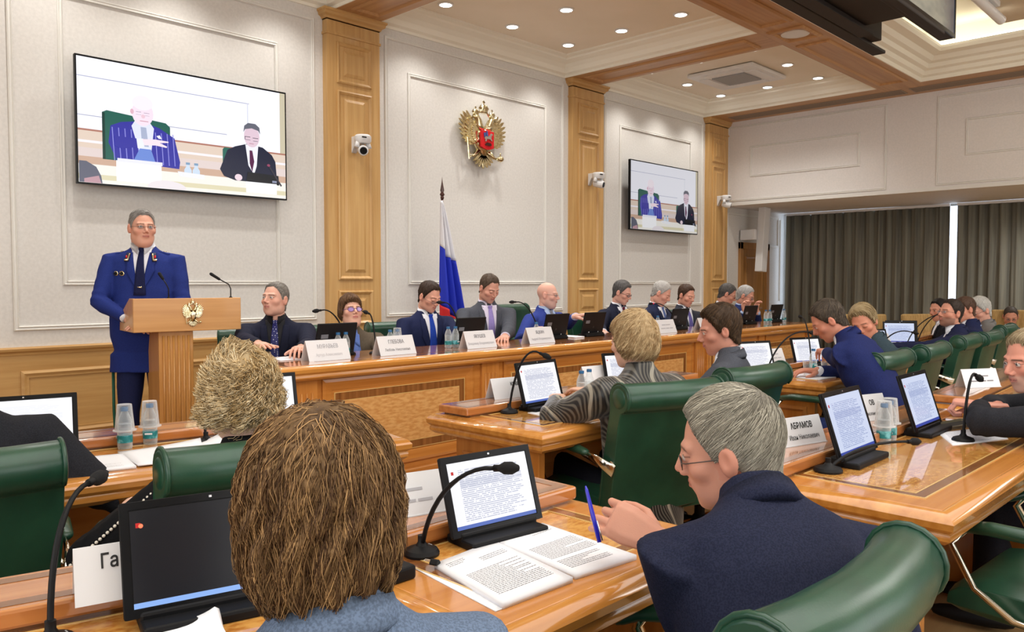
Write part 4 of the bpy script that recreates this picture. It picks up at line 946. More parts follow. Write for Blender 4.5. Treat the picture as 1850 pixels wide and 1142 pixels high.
def voxel(mb, vox, sm=3, fac=.6):
    me = bpy.data.meshes.new('tmp'); me.from_pydata(mb.v, [], mb.f); o = bpy.data.objects.new('tmp', me); COL.objects.link(o)
    r = o.modifiers.new('r', 'REMESH'); r.mode = 'VOXEL'; r.voxel_size = vox
    s = o.modifiers.new('s', 'SMOOTH'); s.iterations = sm; s.factor = fac
    dg = bpy.context.evaluated_depsgraph_get(); e = o.evaluated_get(dg); m2 = e.to_mesh()
    v = np.empty(len(m2.vertices)*3, dtype=np.float32); m2.vertices.foreach_get('co', v); v = v.reshape(-1, 3)
    n = np.empty(len(m2.vertices)*3, dtype=np.float32); m2.vertices.foreach_get('normal', n); n = n.reshape(-1, 3)
    f = [tuple(p.vertices) for p in m2.polygons]; e.to_mesh_clear(); bpy.data.objects.remove(o); bpy.data.meshes.remove(me); return v.astype(float), f, n.astype(float)
def folds(v, n, amp, seed, pts=()):
    r = np.random.default_rng(seed); d = np.zeros(len(v))
    for k in range(6):
        w = r.normal(size=3)*np.array([14, 14, 22]); d += np.sin(v@w+r.uniform(0, 6)+1.5*np.sin(v@(r.normal(size=3)*9)))/6
    for (c, rad, a, ax) in pts:
        c = np.array(c); q = v-c; w = np.exp(-(np.linalg.norm(q, axis=1)/rad)**2); d += a*w*np.sin((q@np.array(ax))*120+2*np.sin(q@np.array([31, 17, 23.])))
    return v+n*(amp*d)[:, None]
def hand_mb(pose, R):
    """right hand: wrist at 0, fingers +y, palm down; R radius scale"""
    m = MB()
    cur = {'relax': [(18, 28, 18)]*4, 'flat': [(4, 8, 5)]*4, 'fist': [(62, 82, 50)]*4, 'hold': [(38, 50, 30)]*4,
           'point': [(2, 4, 3), (68, 88, 50), (72, 90, 50), (74, 90, 50)], 'pen': [(48, 52, 18), (46, 48, 22), (30, 34, 20), (22, 30, 20)]}[pose]
    m.loft([[Vector((x*w, y, z*t)) for x, z in ((-1, -.5), (-1, .5), (-.6, 1), (.6, 1), (1, .5), (1, -.5), (.6, -1), (-.6, -1))] for y, w, t in ((-.03, .027, .019), (.0, .028, .018), (.03, .036, .0165), (.06, .042, .0155), (.09, .041, .0125), (.1, .034, .008))])
    xs = [-.031, -.010, .011, .030]; Ls = [.098*0+.042, .047, .043, .034]
    for i in range(4):
        p = Vector((xs[i], .088-(.006 if i == 3 else 0), 0)); a = 0; pts = [p-Vector((0, .02, 0)), p]; sp = (i-1.4)*.06
        for L, c in zip((Ls[i], Ls[i]*.62, Ls[i]*.5), cur[i]):
            a += radians(c); p = p+Vector((sp*cos(a)*L*1.2, cos(a)*L, -sin(a)*L)); pts.append(p)
        m.tube(pts, [.0095*R, .0095*R, .0085*R, .0078*R, .0066*R], 10, rnd=True)
    tb = {'relax': [(-.75, .62, -.25), (-.45, .85, -.28), (-.2, .95, -.25)], 'flat': [(-.75, .65, -.1), (-.6, .8, -.1), (-.45, .9, -.05)], 'fist': [(-.45, .75, -.5), (.3, .8, -.5), (.7, .6, -.3)],
          'hold': [(-.6, .6, -.5), (-.2, .8, -.6), (.1, .8, -.55)], 'point': [(-.55, .75, -.35), (-.1, .9, -.4), (.3, .8, -.4)], 'pen': [(-.55, .62, -.55), (-.12, .82, -.55), (.1, .86, -.5)]}[pose]
    p = Vector((-.02, .012, -.006)); pts = [p]
    for d, L in zip(tb, (.046, .034, .027)): p = p+Vector(d).normalized()*L; pts.append(p)
    m.tube(pts, [.016*R, .0125*R, .0105*R, .0082*R], 10, rnd=True)
    return m
_hc = {}
def hand(pose, right, vox):
    k = (pose, vox)
    if k not in _hc: _hc[k] = voxel(hand_mb(pose, 1.0), vox, 2, .5)[:2]
    v, f = _hc[k]; v = v.copy()
    if not right: v[:, 0] *= -1; f = [t[::-1] for t in f]
    return v, f
def srgbl(c): return np.array(srgb(*c)[:3])
def frame_from(y, zhint):
    y = Vector(y).normalized(); z = Vector(zhint); z = (z-y*z.dot(y)).normalized(); x = y.cross(z); return Matrix((x, y, z)).transposed().to_4x4()
def tube_np(P, rad, n=3):
    """P: (N,K,3) strands -> vertices, faces"""
    N, K, _ = P.shape; T = np.gradient(P, axis=1); T /= np.linalg.norm(T, axis=2, keepdims=True)+1e-9
    ref = np.array([.3, .5, .81]); U = np.cross(T, ref); U /= np.linalg.norm(U, axis=2, keepdims=True)+1e-9; Wv = np.cross(T, U)
    rings = []
    for j in range(n):
        a = 2*pi*j/n; rings.append(P+(U*cos(a)+Wv*sin(a))*rad)
    V = np.stack(rings, axis=2).reshape(-1, 3)
    i = np.arange(N)[:, None, None]; k = np.arange(K-1)[None, :, None]; j = np.arange(n)[None, None, :]
    b = (i*K+k)*n; F_ = np.stack([b+j, b+(j+1) % n, b+n+(j+1) % n, b+n+j], axis=-1).reshape(-1, 4); return V, F_
def sm01(x): x = np.clip(x, 0, 1); return x*x*(3-2*x)
def make_hair(par, o, Th, base, hs, near):
    st = o.get('hair'); 
    if not st: return
    hf = head_sdf(o); c1, c2 = srgbl(st['c1']), srgbl(st['c2']); T, Ts = st.get('T', .02), st.get('Ts', .012); shape = st.get('shape', 'short')
    c = HC0
    lw = [(RNG.normal(size=3)*k, RNG.uniform(0, 6)) for k in (8, 13, 20, 28)]; la = st.get('lump', .003)
    def lumpf(dirs): return sum(np.sin(dirs@w_+p_+1.2*np.sin(dirs@(w_[::-1]*.6))) for w_, p_ in lw)*.25*la+st.get('lock', 0)*np.abs(np.sin(np.arctan2(dirs[:, 0], dirs[:, 1])*9+2.2*np.sin(dirs[:, 2]*4)+lw[0][1]))*np.clip(1-dirs[:, 2], 0, 1)
    def shell_r(dirs):
        def base_f(p):
            q = p.copy(); q[:, 0] = np.abs(q[:, 0])
            d = ell(q, (0, -.014, .030), (.074, .096, .088)); return smin(d, ell(q, (0, -.03, -.06), (.056, .055, .07)), .03)
        r0 = rays(base_f, dirs, c, .03, .2, 30); p = c+dirs*r0[:, None]
        up = sm01((p[:, 2]-.02)/.08); t = Ts+(T-Ts)*up
        if st.get('sweep'): t = t+st['sweep']*np.exp(-((p[:, 0]-.03)**2/.002+(p[:, 1]-.05)**2/.002+(p[:, 2]-.09)**2/.002))
        r = r0+t
        if shape in ('bob', 'curly', 'layer'):
            bz, bx, by = st.get('low', -.13), st.get('bx', .088), st.get('by', .09)
            def vf(p):
                d = ell(p, (0, -.02, .03), (bx, by+.015, .095+T)); d2 = ell(p, (0, -.03, (bz+.03)/2), (bx*.98, by, abs(bz)*.62+.03)); return smin(d, d2, .03)
            r2 = rays(vf, dirs, c, .03, .24, 34); r = np.maximum(r, r2)
        return r+lumpf(dirs)
    FLA = [0, 30, 48, 60, 74, 88, 180]; lo_ = st.get('low', -.13); FLV = [.076, .074, .055, .02, min(-.02, lo_+.06), lo_+.02, lo_+.01]
    dirs, faces = ico(6 if near else 5); rh = hs; rr = shell_r(dirs); p = c+dirs*rh[:, None]
    mk = hair_mask(p, o)
    if shape in ('bob', 'curly', 'layer'):
        az = np.degrees(np.abs(np.arctan2(dirs[:, 0], dirs[:, 1]))); pz = c[2]+dirs[:, 2]*rr; fl = np.interp(az, FLA, FLV); mk = pz-fl
    w = sm01(mk/.016)
    nz = lumpf(dirs)/max(la, 1e-6)
    r = np.where(w > 0, rh+(rr-.0015-rh)*w, rh-.004)
    r = np.maximum(r, rh-.004)
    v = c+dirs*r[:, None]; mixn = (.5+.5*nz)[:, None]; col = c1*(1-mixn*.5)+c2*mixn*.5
    col = np.c_[col*(.55 if near else .78), np.ones(len(col))]  # shell colour darkened so gaps between strands look shaded
    keep = w > .001; fk = [t for t in faces if keep[t[0]] or keep[t[1]] or keep[t[2]]]
    mesh_obj('hair', vmat(Th, v), fk, HAIR, par, col, base=base)
    # strands
    N = st.get('n', 2600 if near else 520); K = 9 if near else 6; L = st.get('len', .075)
    D = RNG.normal(size=(N*3, 3)); D /= np.linalg.norm(D, axis=1, keepdims=True)
    R0 = shell_r(D); P0 = c+D*R0[:, None]
    hr = rays(hf, D, c, .03, .2, 24) if shape == 'short' else R0
    m0 = hair_mask(c+D*hr[:, None], o) if shape == 'short' else (P0[:, 2]-np.interp(np.degrees(np.abs(np.arctan2(D[:, 0], D[:, 1]))), FLA, [q_+.02 for q_ in FLV]))
    ok = m0 > .004; D = D[ok][:N]; N = len(D)
    cw = np.array(st.get('crown', (0, -.55, .8))); cw = cw/np.linalg.norm(cw); comb = np.array(st.get('comb', (0, 0, -1.))); ck = st.get('ck', .35); sw = st.get('swirl', .3)
    off = RNG.uniform(-.03, .022, N)*st.get('rough', 1.0); cl = RNG.normal(size=(N, 3))*.12*st.get('mess', 1); ph = RNG.uniform(0, 6.3, N); ln = L*RNG.uniform(.6, 1.15, N)*(1+st.get('jag', 0)*np.sin(np.arctan2(D[:, 0], D[:, 1])*23))
    pos = []; d = D.copy()
    zl = st.get('low', -.13)
    for k in range(K):
        q = k/(K-1); dd = d.copy(); pos.append(dd)
        t = d-cw; t -= d*(np.sum(t*d, 1)[:, None]); t /= np.linalg.norm(t, axis=1, keepdims=True)+1e-6
        t2 = comb-d*(d@comb)[:, None]; s_ = np.cross(d, cw); v_ = t*(1-ck)+t2*ck+s_*sw+cl
        wv = st.get('wave', 0)
        if wv: v_ = v_+np.cross(d, t)*(wv*np.sin(q*st.get('wf', 9)+ph))[:, None]
        v_ -= d*(np.sum(v_*d, 1)[:, None]); v_ /= np.linalg.norm(v_, axis=1, keepdims=True)+1e-6
        d = d+v_*(ln/(K-1)/.1)[:, None]; d /= np.linalg.norm(d, axis=1, keepdims=True)
    P = np.stack(pos, 1); Rr = shell_r(P.reshape(-1, 3)).reshape(N, K)
    q = np.linspace(0, 1, K)[None, :]
    prof = np.sin(np.clip(q*1.15, 0, 1)*pi)*st.get('lift', .05) if st.get('lift', 0) else 0
    Rr = Rr*(1+off[:, None]*.8+prof-.035*(1-q)**3-.03*q**3+st.get('cw', 0)*np.sin(q*st.get('wf', 9)+ph[:, None]+1.57))
    if shape == 'short':
        fl_ = P.reshape(-1, 3); h2 = rays(hf, fl_, c, .03, .2, 24); mk2 = hair_mask(c+fl_*h2[:, None], o); Rr = np.where(mk2.reshape(N, K) > 0, Rr, h2.reshape(N, K)-.006)
    else:
        fl_ = P.reshape(-1, 3); az_ = np.degrees(np.abs(np.arctan2(fl_[:, 0], fl_[:, 1]))); pz_ = c[2]+fl_[:, 2]*Rr.ravel(); bad = ((pz_ < np.interp(az_, FLA, FLV)-.008) & (az_ < 80)).reshape(N, K); Rr = np.where(bad, .055, Rr)
    PP = c+P*Rr[..., None]
    rad = st.get('rad', .0011 if near else .0017)*RNG.uniform(.7, 1.3, (N, 1, 1))*np.linspace(1, .35, K)[None, :, None]
    V, F_ = tube_np(PP, rad); cc = RNG.random((N, 1))**st.get('cpow', 1.2)
    azs = np.arctan2(D[:, 0], D[:, 1]); cl_ = (.5+.5*np.sin(azs*29+2.5*np.sin(azs*7)+4*D[:, 2]))**2; cc = np.clip(cc*.45+cl_[:, None]*.65*(.3+.7*cc), 0, 1)
    cc = c1*(1-cc)+c2*cc; C_ = np.repeat(cc, K*3, axis=0); C_ = np.c_[C_, np.ones(len(C_))]
    mesh_obj('hair_strands', vmat(Th, V), F_, HAIR, par, C_, base=base, smooth=True)['kind'] = 'stuff'
TORSO = [(-.10, .165, .12, 0), (0, .18, .125, 0), (.12, .172, .118, .0), (.25, .172, .118, .0), (.36, .186, .122, 0), (.45, .192, .116, -.004), (.51, .188, .10, -.008), (.555, .150, .082, -.014), (.59, .10, .066, -.018), (.62, .070, .060, -.02), (.645, .062, .056, -.02)]
def ring(cx, cy, z, a, b, n=28, e=2.4):
    out = []
    for k in range(n):
        t = 2*pi*k/n; ct, s_ = cos(t), sin(t); out.append(Vector((cx+a*abs(ct)**(2/e)*(1 if ct > 0 else -1), cy+b*abs(s_)**(2/e)*(1 if s_ > 0 else -1), z)))
    return out
def ik(Sh, Wt, pole, l1, l2):
    d = Wt-Sh; L = d.length; mx = (l1+l2)*.985
    if L > mx: Wt = Sh+d*(mx/L); d = Wt-Sh; L = mx
    a = (l1*l1-l2*l2+L*L)/(2*L); h = sqrt(max(0, l1*l1-a*a)); u = d.normalized(); p = Vector(pole); p = (p-u*p.dot(u)).normalized(); return Sh+u*a+p*h, Wt
def person(label, hc, face, look=None, pitch=0, roll=0, lean=8, side=0, sc=1.0, wide=1.0, belly=0, near=False, hair=None, skin=(224, 178, 152), jacket=None, shirt=None, tie=None,
           garment='suit', arms=None, trousers=None, glasses=None, hopt=None, vox=None, standing=False, spine=.735, group='people', brow=(90, 70, 56), hands=('relax', 'relax'), female=False, vtop=.60, vbot=.27, ground=0.0, collar=True, beard=None, extra=None, mouth=(186, 104, 96), twist=0):
    hopt = dict(hopt or {}); Hc = Vector(hc); look = face if look is None else look
    Ry = Matrix.Rotation(radians(face)-pi/2, 4, 'Z'); Rl = Matrix.Rotation(radians(-lean), 4, 'X') @ Matrix.Rotation(radians(side), 4, 'Y')
    R = Ry @ Rl
    root = Hc-(R.to_3x3() @ Vector((0, .025, spine*sc))); T = Matrix.Translation(root) @ R @ Matrix.Scale(sc, 4)
    Ti = T.inverted()
    Th = Matrix.Translation(Hc) @ Matrix.Rotation(radians(look)-pi/2, 4, 'Z') @ Matrix.Rotation(radians(-pitch), 4, 'X') @ Matrix.Rotation(radians(roll), 4, 'Y') @ Matrix.Scale(1.0*(.97 if female else 1.0)*hopt.get('hs', 1.0), 4)
    base = Vector((root.x, root.y, ground))
    o = dict(hopt); seed = int(abs(hc[0]*97+hc[1]*31)*10)
    # ---- body mesh: head + neck + core + hands (+ bare forearms)
    dirs, faces = ico(6 if near else 5) if not hopt.get('fine') else ico(6)
    hf = head_sdf(o); rh = rays(hf, dirs, HC0, .03, .19, 46); hv = HC0+dirs*rh[:, None]
    sk = srgbl(skin); col = np.tile(sk, (len(hv), 1)); ax = np.abs(hv[:, 0])
    def blend(wt, c): 
        nonlocal col
        col = col*(1-wt[:, None])+np.array(c)*wt[:, None]
    blend(.45*np.exp(-((ax-.045)**2+(hv[:, 2]+.03)**2)/.0006)*(hv[:, 1] > .02), sk*np.array([1.02, .78, .74]))
    blend(.4*np.exp(-((ax)**2+(hv[:, 2]+.03)**2)/.0002)*(hv[:, 1] > .09), sk*np.array([1, .72, .68]))
    blend(.6*((ax < .022) & (np.abs(hv[:, 2]+.0605) < .0085) & (hv[:, 1] > .075)), srgbl(mouth)); blend(.7*((ax < .022) & (np.abs(hv[:, 2]+.061) < .0018) & (hv[:, 1] > .075)), srgbl((110, 60, 56)))
    blend(.35*((ax > .068) & (np.abs(hv[:, 1]+.01) < .03) & (np.abs(hv[:, 2]+.005) < .04)), sk*np.array([1, .7, .65]))
    eye = (np.hypot(ax-.031, (hv[:, 2]-.003)*1.5) < .0115) & (hv[:, 1] > .07)
    if not hopt.get('lid'):
        blend(.95*eye, srgbl((214, 206, 200))); blend(1.0*((np.hypot(hv[:, 0]*np.sign(hv[:, 0]+1e-9)-.031, hv[:, 2]-.004) < .0055) & eye), srgbl((52, 44, 40)))
        blend(.75*((np.abs(np.hypot(ax-.031, (hv[:, 2]-.003)*1.5)-.0125) < .0022) & (hv[:, 2] > .002) & (hv[:, 1] > .06)), srgbl((96, 66, 56)))
    else: blend(.6*((np.abs(hv[:, 2]+.004) < .002) & (np.abs(ax-.031) < .013) & (hv[:, 1] > .07)), srgbl((90, 60, 50)))
    blend(.8*((np.abs(hv[:, 2]-(.0225-.12*np.abs(ax-.03))) < .0038) & (ax > .012) & (ax < .05) & (hv[:, 1] > .05)), srgbl(brow))
    if beard: 
        bw = sm01((-.038-hv[:, 2])/.012)*sm01((hv[:, 1]+.01)/.02)*(1-np.exp(-((ax/.02)**4+((hv[:, 2]+.0605)/.009)**4))); blend(beard[1]*bw, srgbl(beard[0]))
    V = [vmat(Th, hv)]; Fc = list(faces); C_ = [col]
    nv = len(hv)
    def addp(v, f, c=None):
        nonlocal nv
        V.append(np.asarray(v)); Fc.extend([tuple(i+nv for i in t) for t in f]); C_.append(np.tile(sk if c is None else c, (len(v), 1))); nv += len(v)
    nb = T @ Vector((0, -.02, .57)); n1 = Th @ Vector((0, -.022, -.085)); n2 = Th @ Vector((0, -.012, -.03)); nr = (.052 if female else .060)*hopt.get('neck', 1)
    m = MB().tube([T @ Vector((0, -.01, .1)), T @ Vector((0, -.01, .5)), nb, (nb+n1)/2, n1, n2], [.06, .07, nr*1.12, nr*1.0, nr*.98, nr*.85], 20); addp(m.v, m.f)
    # arms
    wd = wide; Wr = []; sleeves = MB(); cuffs = []; l1, l2 = .30, .27
    arms = arms or {}
    bareX = hopt.get('bare', 0)
    for s, k in ((1, 'R'), (-1, 'L')):
        Sh = Vector((s*.178*wd, -.012, .505)); a = arms.get(k, {})
        if 'w' in a: Wt = Ti @ Vector(a['w'])
        else: Wt = Vector(a.get('l', (s*.16, .36, .20)))
        El, Wt = ik(Sh, Wt, (T.to_3x3().inverted() @ Vector(a['pw'])) if 'pw' in a else a.get('pole', (s*.55, -.45, -.9)), l1, l2); Wr.append((k, Sh, El, Wt))
        u = (Wt-El).normalized(); th = .95 if female else 1.0
        fat_ = a.get('fat', 1)
        sleeves.tube([Sh-Vector((s*.06, 0, .0)), Sh, Sh.lerp(El, .35), Sh.lerp(El, .8), El, El.lerp(Wt, .25), El.lerp(Wt, .65), Wt-u*.018], [x*fat_*th for x in (.07, .074, .064, .056, .056, .054, .044, .038)], 16, rnd=True)
        if shirt: cuffs.append(MB().tube([Wt-u*.06, Wt-u*.01, Wt+u*.010, Wt+u*.010], [.034, .037, .036, .031], 18, flat=.88))
        pose = hands[0] if s > 0 else hands[1]
        vx = .0028 if (near or hopt.get('fine')) else .0045
        hvv, hff = hand(pose, s > 0, vx); hd = a.get('hd'); hd = (T.to_3x3().inverted() @ Vector(hd)) if hd else u; up_ = a.get('up'); up_ = (T.to_3x3().inverted() @ Vector(up_)) if up_ else (T.to_3x3().inverted() @ Vector((0, 0, 1)))
        Mh = T @ (Matrix.Translation(Wt+u*.012) @ frame_from(hd, up_))
        if a.get('roll'): Mh = Mh @ Matrix.Rotation(radians(a['roll']), 4, 'Y')
        if not a.get('nohand'): addp(vmat(Mh, hvv), hff)
        w = MB().tube([Vector((0, -.01, .48)), Sh, El, El.lerp(Wt, .5), Wt, Wt+u*.02], [.04, .022, .024, .026, .027, .026], 12); addp(vmat(T, w.v), w.f)
    body = mesh_obj('person', np.concatenate(V), Fc, SKIN, None, np.c_[np.concatenate(C_), np.ones(nv)], base=base)
    body.location = base; props(body, label, 'person', group)
    # ---- garment
    tb = MB(); scx = .93 if female else 1.0
    rg = []
    for z, a, b, cy in TORSO:
        bl = belly*math.exp(-((z-.12)/.14)**2); rg.append(ring(0, cy+bl*.6, z, a*scx*(wd if z < .56 else 1)+bl*.5, b*(1+.3*(wd-1))+bl, 30))
    if garment == 'suit' and not standing: rg.insert(0, ring(0, .02, -.14, .18*wd, .14, 30))
    if standing: rg = [ring(0, 0, -.24, .198*wd, .135, 30), ring(0, 0, -.12, .192*wd, .132, 30)]+rg
    tb.loft(rg); tb.add(sleeves.v, sleeves.f)
    vx = vox or (.008 if near else .012)
    gv, gf, gn = voxel(tb, vx, 4 if near else 3)
    fp = []
    for k, Sh, El, Wt in Wr: fp.append((El, .10, .8, (El-Sh).normalized())); fp.append((Sh+Vector((0, .05, -.05)), .12, .35, (.7, 0, .7)))
    fp = [(tuple(c), r_, a_, tuple(x)) for c, r_, a_, x in fp]
    gv = folds(gv, gn, hopt.get('fold', .0035), seed, fp)
    gname = {'suit': 'suit_jacket', 'uniform': 'uniform_jacket', 'blouse': 'blouse', 'cardigan': 'cardigan', 'dress': 'dress'}[garment]
    Tb = T
    jk = mesh_obj(gname, vmat(T, gv), gf, jacket, body, base=base)
    tl_ = MB().loft(rg); bvh = BVHTree.FromPolygons([Vector(x) for x in tl_.v], tl_.f)
    def patch(fn, nu, nvv, off, th, name, m, back=False, par=None):
        pts = []; last = .1
        for j in range(nvv+1):
            for i in range(nu+1):
                x, z = fn(i/nu, j/nvv); h = bvh.ray_cast(Vector((x, .6, z)), Vector((0, -1, 0)))
                y = h[0].y if h[0] is not None else last; last = y; pts.append((x, y, z))
        a = np.array([(x, y+off, z) for x, y, z in pts]); b = np.array([(x, y+off-th, z) for x, y, z in pts]); n = len(a); w = nu+1
        fs = [(j*w+i, j*w+i+1, (j+1)*w+i+1, (j+1)*w+i) for j in range(nvv) for i in range(nu)]
        fs += [(n+j*w+i, n+(j+1)*w+i, n+(j+1)*w+i+1, n+j*w+i+1) for j in range(nvv) for i in range(nu)]
        rim = [i for i in range(w)]+[j*w+nu for j in range(1, nvv+1)]+[nvv*w+i for i in range(nu-1, -1, -1)]+[j*w for j in range(nvv-1, 0, -1)]
        fs += [(rim[i], n+rim[i], n+rim[(i+1) % len(rim)], rim[(i+1) % len(rim)]) for i in range(len(rim))]
        return mesh_obj(name, vmat(T, np.concatenate([a, b])), fs, m, par or body, base=base)
    # V opening
    def vx_(z): return .056*max(0, (z-vbot)/(vtop-vbot))**.8+.002
    if shirt and garment in ('suit', 'uniform', 'cardigan'):
        patch(lambda u, v: ((u*2-1)*(vx_(vbot+(vtop-vbot)*v)+.006), vbot+(vtop-vbot)*v), 8, 14, .003, .004, 'shirt', shirt)
    for cf_ in cuffs: mesh_obj('shirt_cuff', vmat(T, cf_.v), cf_.f, shirt, body, base=base)
    if shirt and collar:
        cb = MB(); n = 26
        nd = (Ti @ n1)-(Vector((0, -.02, .57))); nd.normalize(); 
        for s_ in (1,):
            top = []; bot = []; topo = []; boto = []
            for i in range(n+1):
                a = radians(90+14+(332)*i/n); q = abs(i/n-.5)*2
                r0 = nr/sc+.012; r1 = nr/sc+.006; zb2 = .585+.012*(1-q)-.018*q**6; zt2 = .632+.014*(1-q)
                cx, cyy = cos(a), sin(a); sh = nd*((.632-.57)/max(.3, nd.z))
                bot.append(Vector((cx*r0, -.018+cyy*r0*1.0, zb2))); top.append(Vector((cx*r1+sh.x*.8, -.02+cyy*r1+sh.y*.8, zt2)))
                boto.append(Vector((cx*(r0+.007+.01*q**5), -.018+cyy*(r0+.008+.012*q**5), zb2-.006-.022*q**7)))
            vs = []
            for a_, b_, c_ in zip(bot, top, boto): vs += [a_, b_, c_]
            fs = []
            for i in range(n): 
                for j, k2 in ((0, 1), (1, 2), (2, 0)): fs.append((i*3+j, (i+1)*3+j, (i+1)*3+k2, i*3+k2))
            cb.add(vs, fs)
        mesh_obj('shirt_collar', vmat(T, cb.v), cb.f, shirt, body, base=base)
    if garment in ('suit', 'uniform'):
        lm = jacket
        for s in (1, -1):
            def lap(u, v, s=s):
                z = vbot-.01+(vtop-.0-vbot)*v*.93; xi = vx_(z)
                wv_ = .058*min(1, (v/.55))**.9 if v < .62 else .058*(1-(v-.62)*.95)
                if .62 < v < .70: wv_ *= .86
                return (s*(xi+wv_*u), z)
            patch(lap, 4, 16, .0075, .005, 'lapel', lm)
        # collar roll behind the neck
        cb = MB(); n = 20; vs = []
        for i in range(n+1):
            a = radians(180-28+(360-124)*i/n); q = abs(i/n-.5)*2; cx, cyy = cos(a), sin(a); r = .076
            vs += [Vector((cx*(r+.0), -.02+cyy*(r-.004), .605+.028*(1-q))), Vector((cx*(r+.010), -.02+cyy*(r+.006), .58+.012*(1-q))), Vector((cx*(r+.004), -.02+cyy*(r-.002), .575))]
        fs = [(i*3+j, (i+1)*3+j, (i+1)*3+k2, i*3+k2) for i in range(n) for j, k2 in ((0, 1), (1, 2), (2, 0))]
        mesh_obj('jacket_collar', vmat(T, [tuple(v) for v in vs]), fs, jacket, body, base=base)
    if tie:
        zt_, zl_ = .578, (vbot-.02)
        patch(lambda u, v: ((u*2-1)*(.014+.024*(1-v)**.8), zl_+(zt_-zl_)*v), 4, 12, .011, .005, 'tie', tie)
        h = bvh.ray_cast(Vector((0, .6, .585)), Vector((0, -1, 0))); y = (h[0].y if h[0] is not None else .06)+.008
        k = MB().loft([[Vector((x*w, y+yy*t, z)) for x, yy in ((-1, 0), (-.6, .8), (.6, .8), (1, 0), (.6, -.8), (-.6, -.8))] for z, w, t in ((.567, .011, .006), (.575, .015, .009), (.592, .019, .009), (.6, .016, .006))])
        mesh_obj('tie_knot', vmat(T, k.v), k.f, tie, body, base=base)
    # legs
    if trousers is not None:
        lg = MB()
        for s in (1, -1):
            if standing: pts = [Vector((s*.085, 0, -.12)), Vector((s*.10, 0, -.35)), Vector((s*.11, .0, -.52)), Vector((s*.12, -.01, -.93))]; rd = [.095, .085, .068, .06]
            else:
                hipw = T @ Vector((s*.09, 0, -.02)); f_ = Ry.to_3x3() @ Vector((s*.05, .42, 0)); kn = Vector((hipw.x+f_.x, hipw.y+f_.y, ground+.50)); fo = Vector((kn.x, kn.y, ground+.10))+(Ry.to_3x3() @ Vector((0, .02, 0)))
                pts = [Ti @ hipw, Ti @ (hipw.lerp(kn, .5)), Ti @ kn, Ti @ (kn.lerp(fo, .4)), Ti @ fo]; rd = [.10, .09, .07, .065, .055]
            lg.tube(pts, rd, 14, rnd=True)
        mesh_obj('trousers' if not female else 'skirt', vmat(T, lg.v), lg.f, trousers, body, base=base)
        sh = MB()
        for s in (1, -1):
            if standing: q = T @ Vector((s*.12, -.01, -.93)); 
            else:
                hipw = T @ Vector((s*.09, 0, -.02)); f_ = Ry.to_3x3() @ Vector((s*.05, .44, 0)); q = Vector((hipw.x+f_.x, hipw.y+f_.y, 0))
            fwd_ = Ry.to_3x3() @ Vector((0, 1, 0)); q = Vector((q.x, q.y, ground+.045))
            sh = MB().tube([q-fwd_*.06, q, q+fwd_*.1, q+fwd_*.17], [.04, .045, .042, .03], 10, flat=.8, rnd=True)
            mesh_obj('shoe', sh.v, sh.f, blackp, body, base=base)
    if hair: 
        o['hair'] = hair; make_hair(body, o, Th, base, rh if len(rh) == len(ico(6 if near else 5)[0]) else rays(hf, ico(6 if near else 5)[0], HC0, .03, .19, 40), near)
    if glasses:
        g = MB(); L_ = MB(); gr = glasses.get('r', .0012); gw, gh = glasses.get('w', .022), glasses.get('h', .014); gy = .099; gz = glasses.get('z', -.002); gx = .033
        for s in (1, -1):
            ptl = [Vector((s*gx+gw*cos(t)*(1-.12*abs(sin(2*t))), gy-.010*abs((s*gx+gw*cos(t))/.055)**2, gz+gh*sin(t))) for t in [2*pi*k/18 for k in range(19)]]
            if glasses.get('rim', True): g.tube(ptl, gr, 5, cap=False)
            else: g.tube(ptl[:10], gr*.6, 5)
            L_.add([tuple(p) for p in ptl[:-1]], [tuple(range(18))])
            g.tube([Vector((s*(gx+gw), gy-.010, gz+.004)), Vector((s*.073, .075, gz+.006)), Vector((s*.079, .01, gz+.008)), Vector((s*.080, -.02, gz-.002))], gr*1.0, 5)
        g.tube([Vector((-.012, gy, gz+.003)), Vector((0, gy+.004, gz+.006)), Vector((.012, gy, gz+.003))], gr, 5)
        go = mesh_obj('glasses', vmat(Th, g.v), g.f, glasses['m'], body, base=base); mesh_obj('lens', vmat(Th, L_.v), L_.f, glasses.get('lm', lensm), go, base=base, smooth=False)
    if extra: extra(body, T, Th, patch, base, Wr)
    return body, T, Th
wire = mat('spectacle_metal', srgb(90, 86, 84), .3, .8); dkfr = mat('dark_spectacle_frame', srgb(26, 24, 28), .3)
MAT = {}
def cl(name, rgb, rgb2=None):
    if name not in MAT: MAT[name] = cloth(name, srgb(*rgb), srgb(*(rgb2 or [min(255, int(c*1.18+3)) for c in rgb])))
    return MAT[name]
navy = cl('navy_wool', (26, 32, 62)); dnavy = cl('dark_navy_wool', (24, 27, 44)); black = cl('black_wool', (20, 21, 28)); greyw = cl('grey_wool', (66, 68, 76)); lgrey = cl('mid_grey_wool', (104, 102, 100)); blue = cl('bright_blue_wool', (34, 46, 120)); charc = cl('charcoal_wool', (46, 48, 56)); mblue = cl('medium_navy_wool', (32, 44, 88))
tealw = cl('slate_wool', (48, 62, 70)); bluegrey = cl('blue_grey_suiting', (88, 102, 124))
wsh = mat('white_shirt', srgb(226, 228, 236), .75, bump=.1, bscale=300); bsh = mat('pale_blue_shirt', srgb(176, 196, 232), .75); lsh = mat('lilac_shirt', srgb(214, 206, 226), .75); bksh = mat('black_shirt', srgb(18, 19, 26), .8)
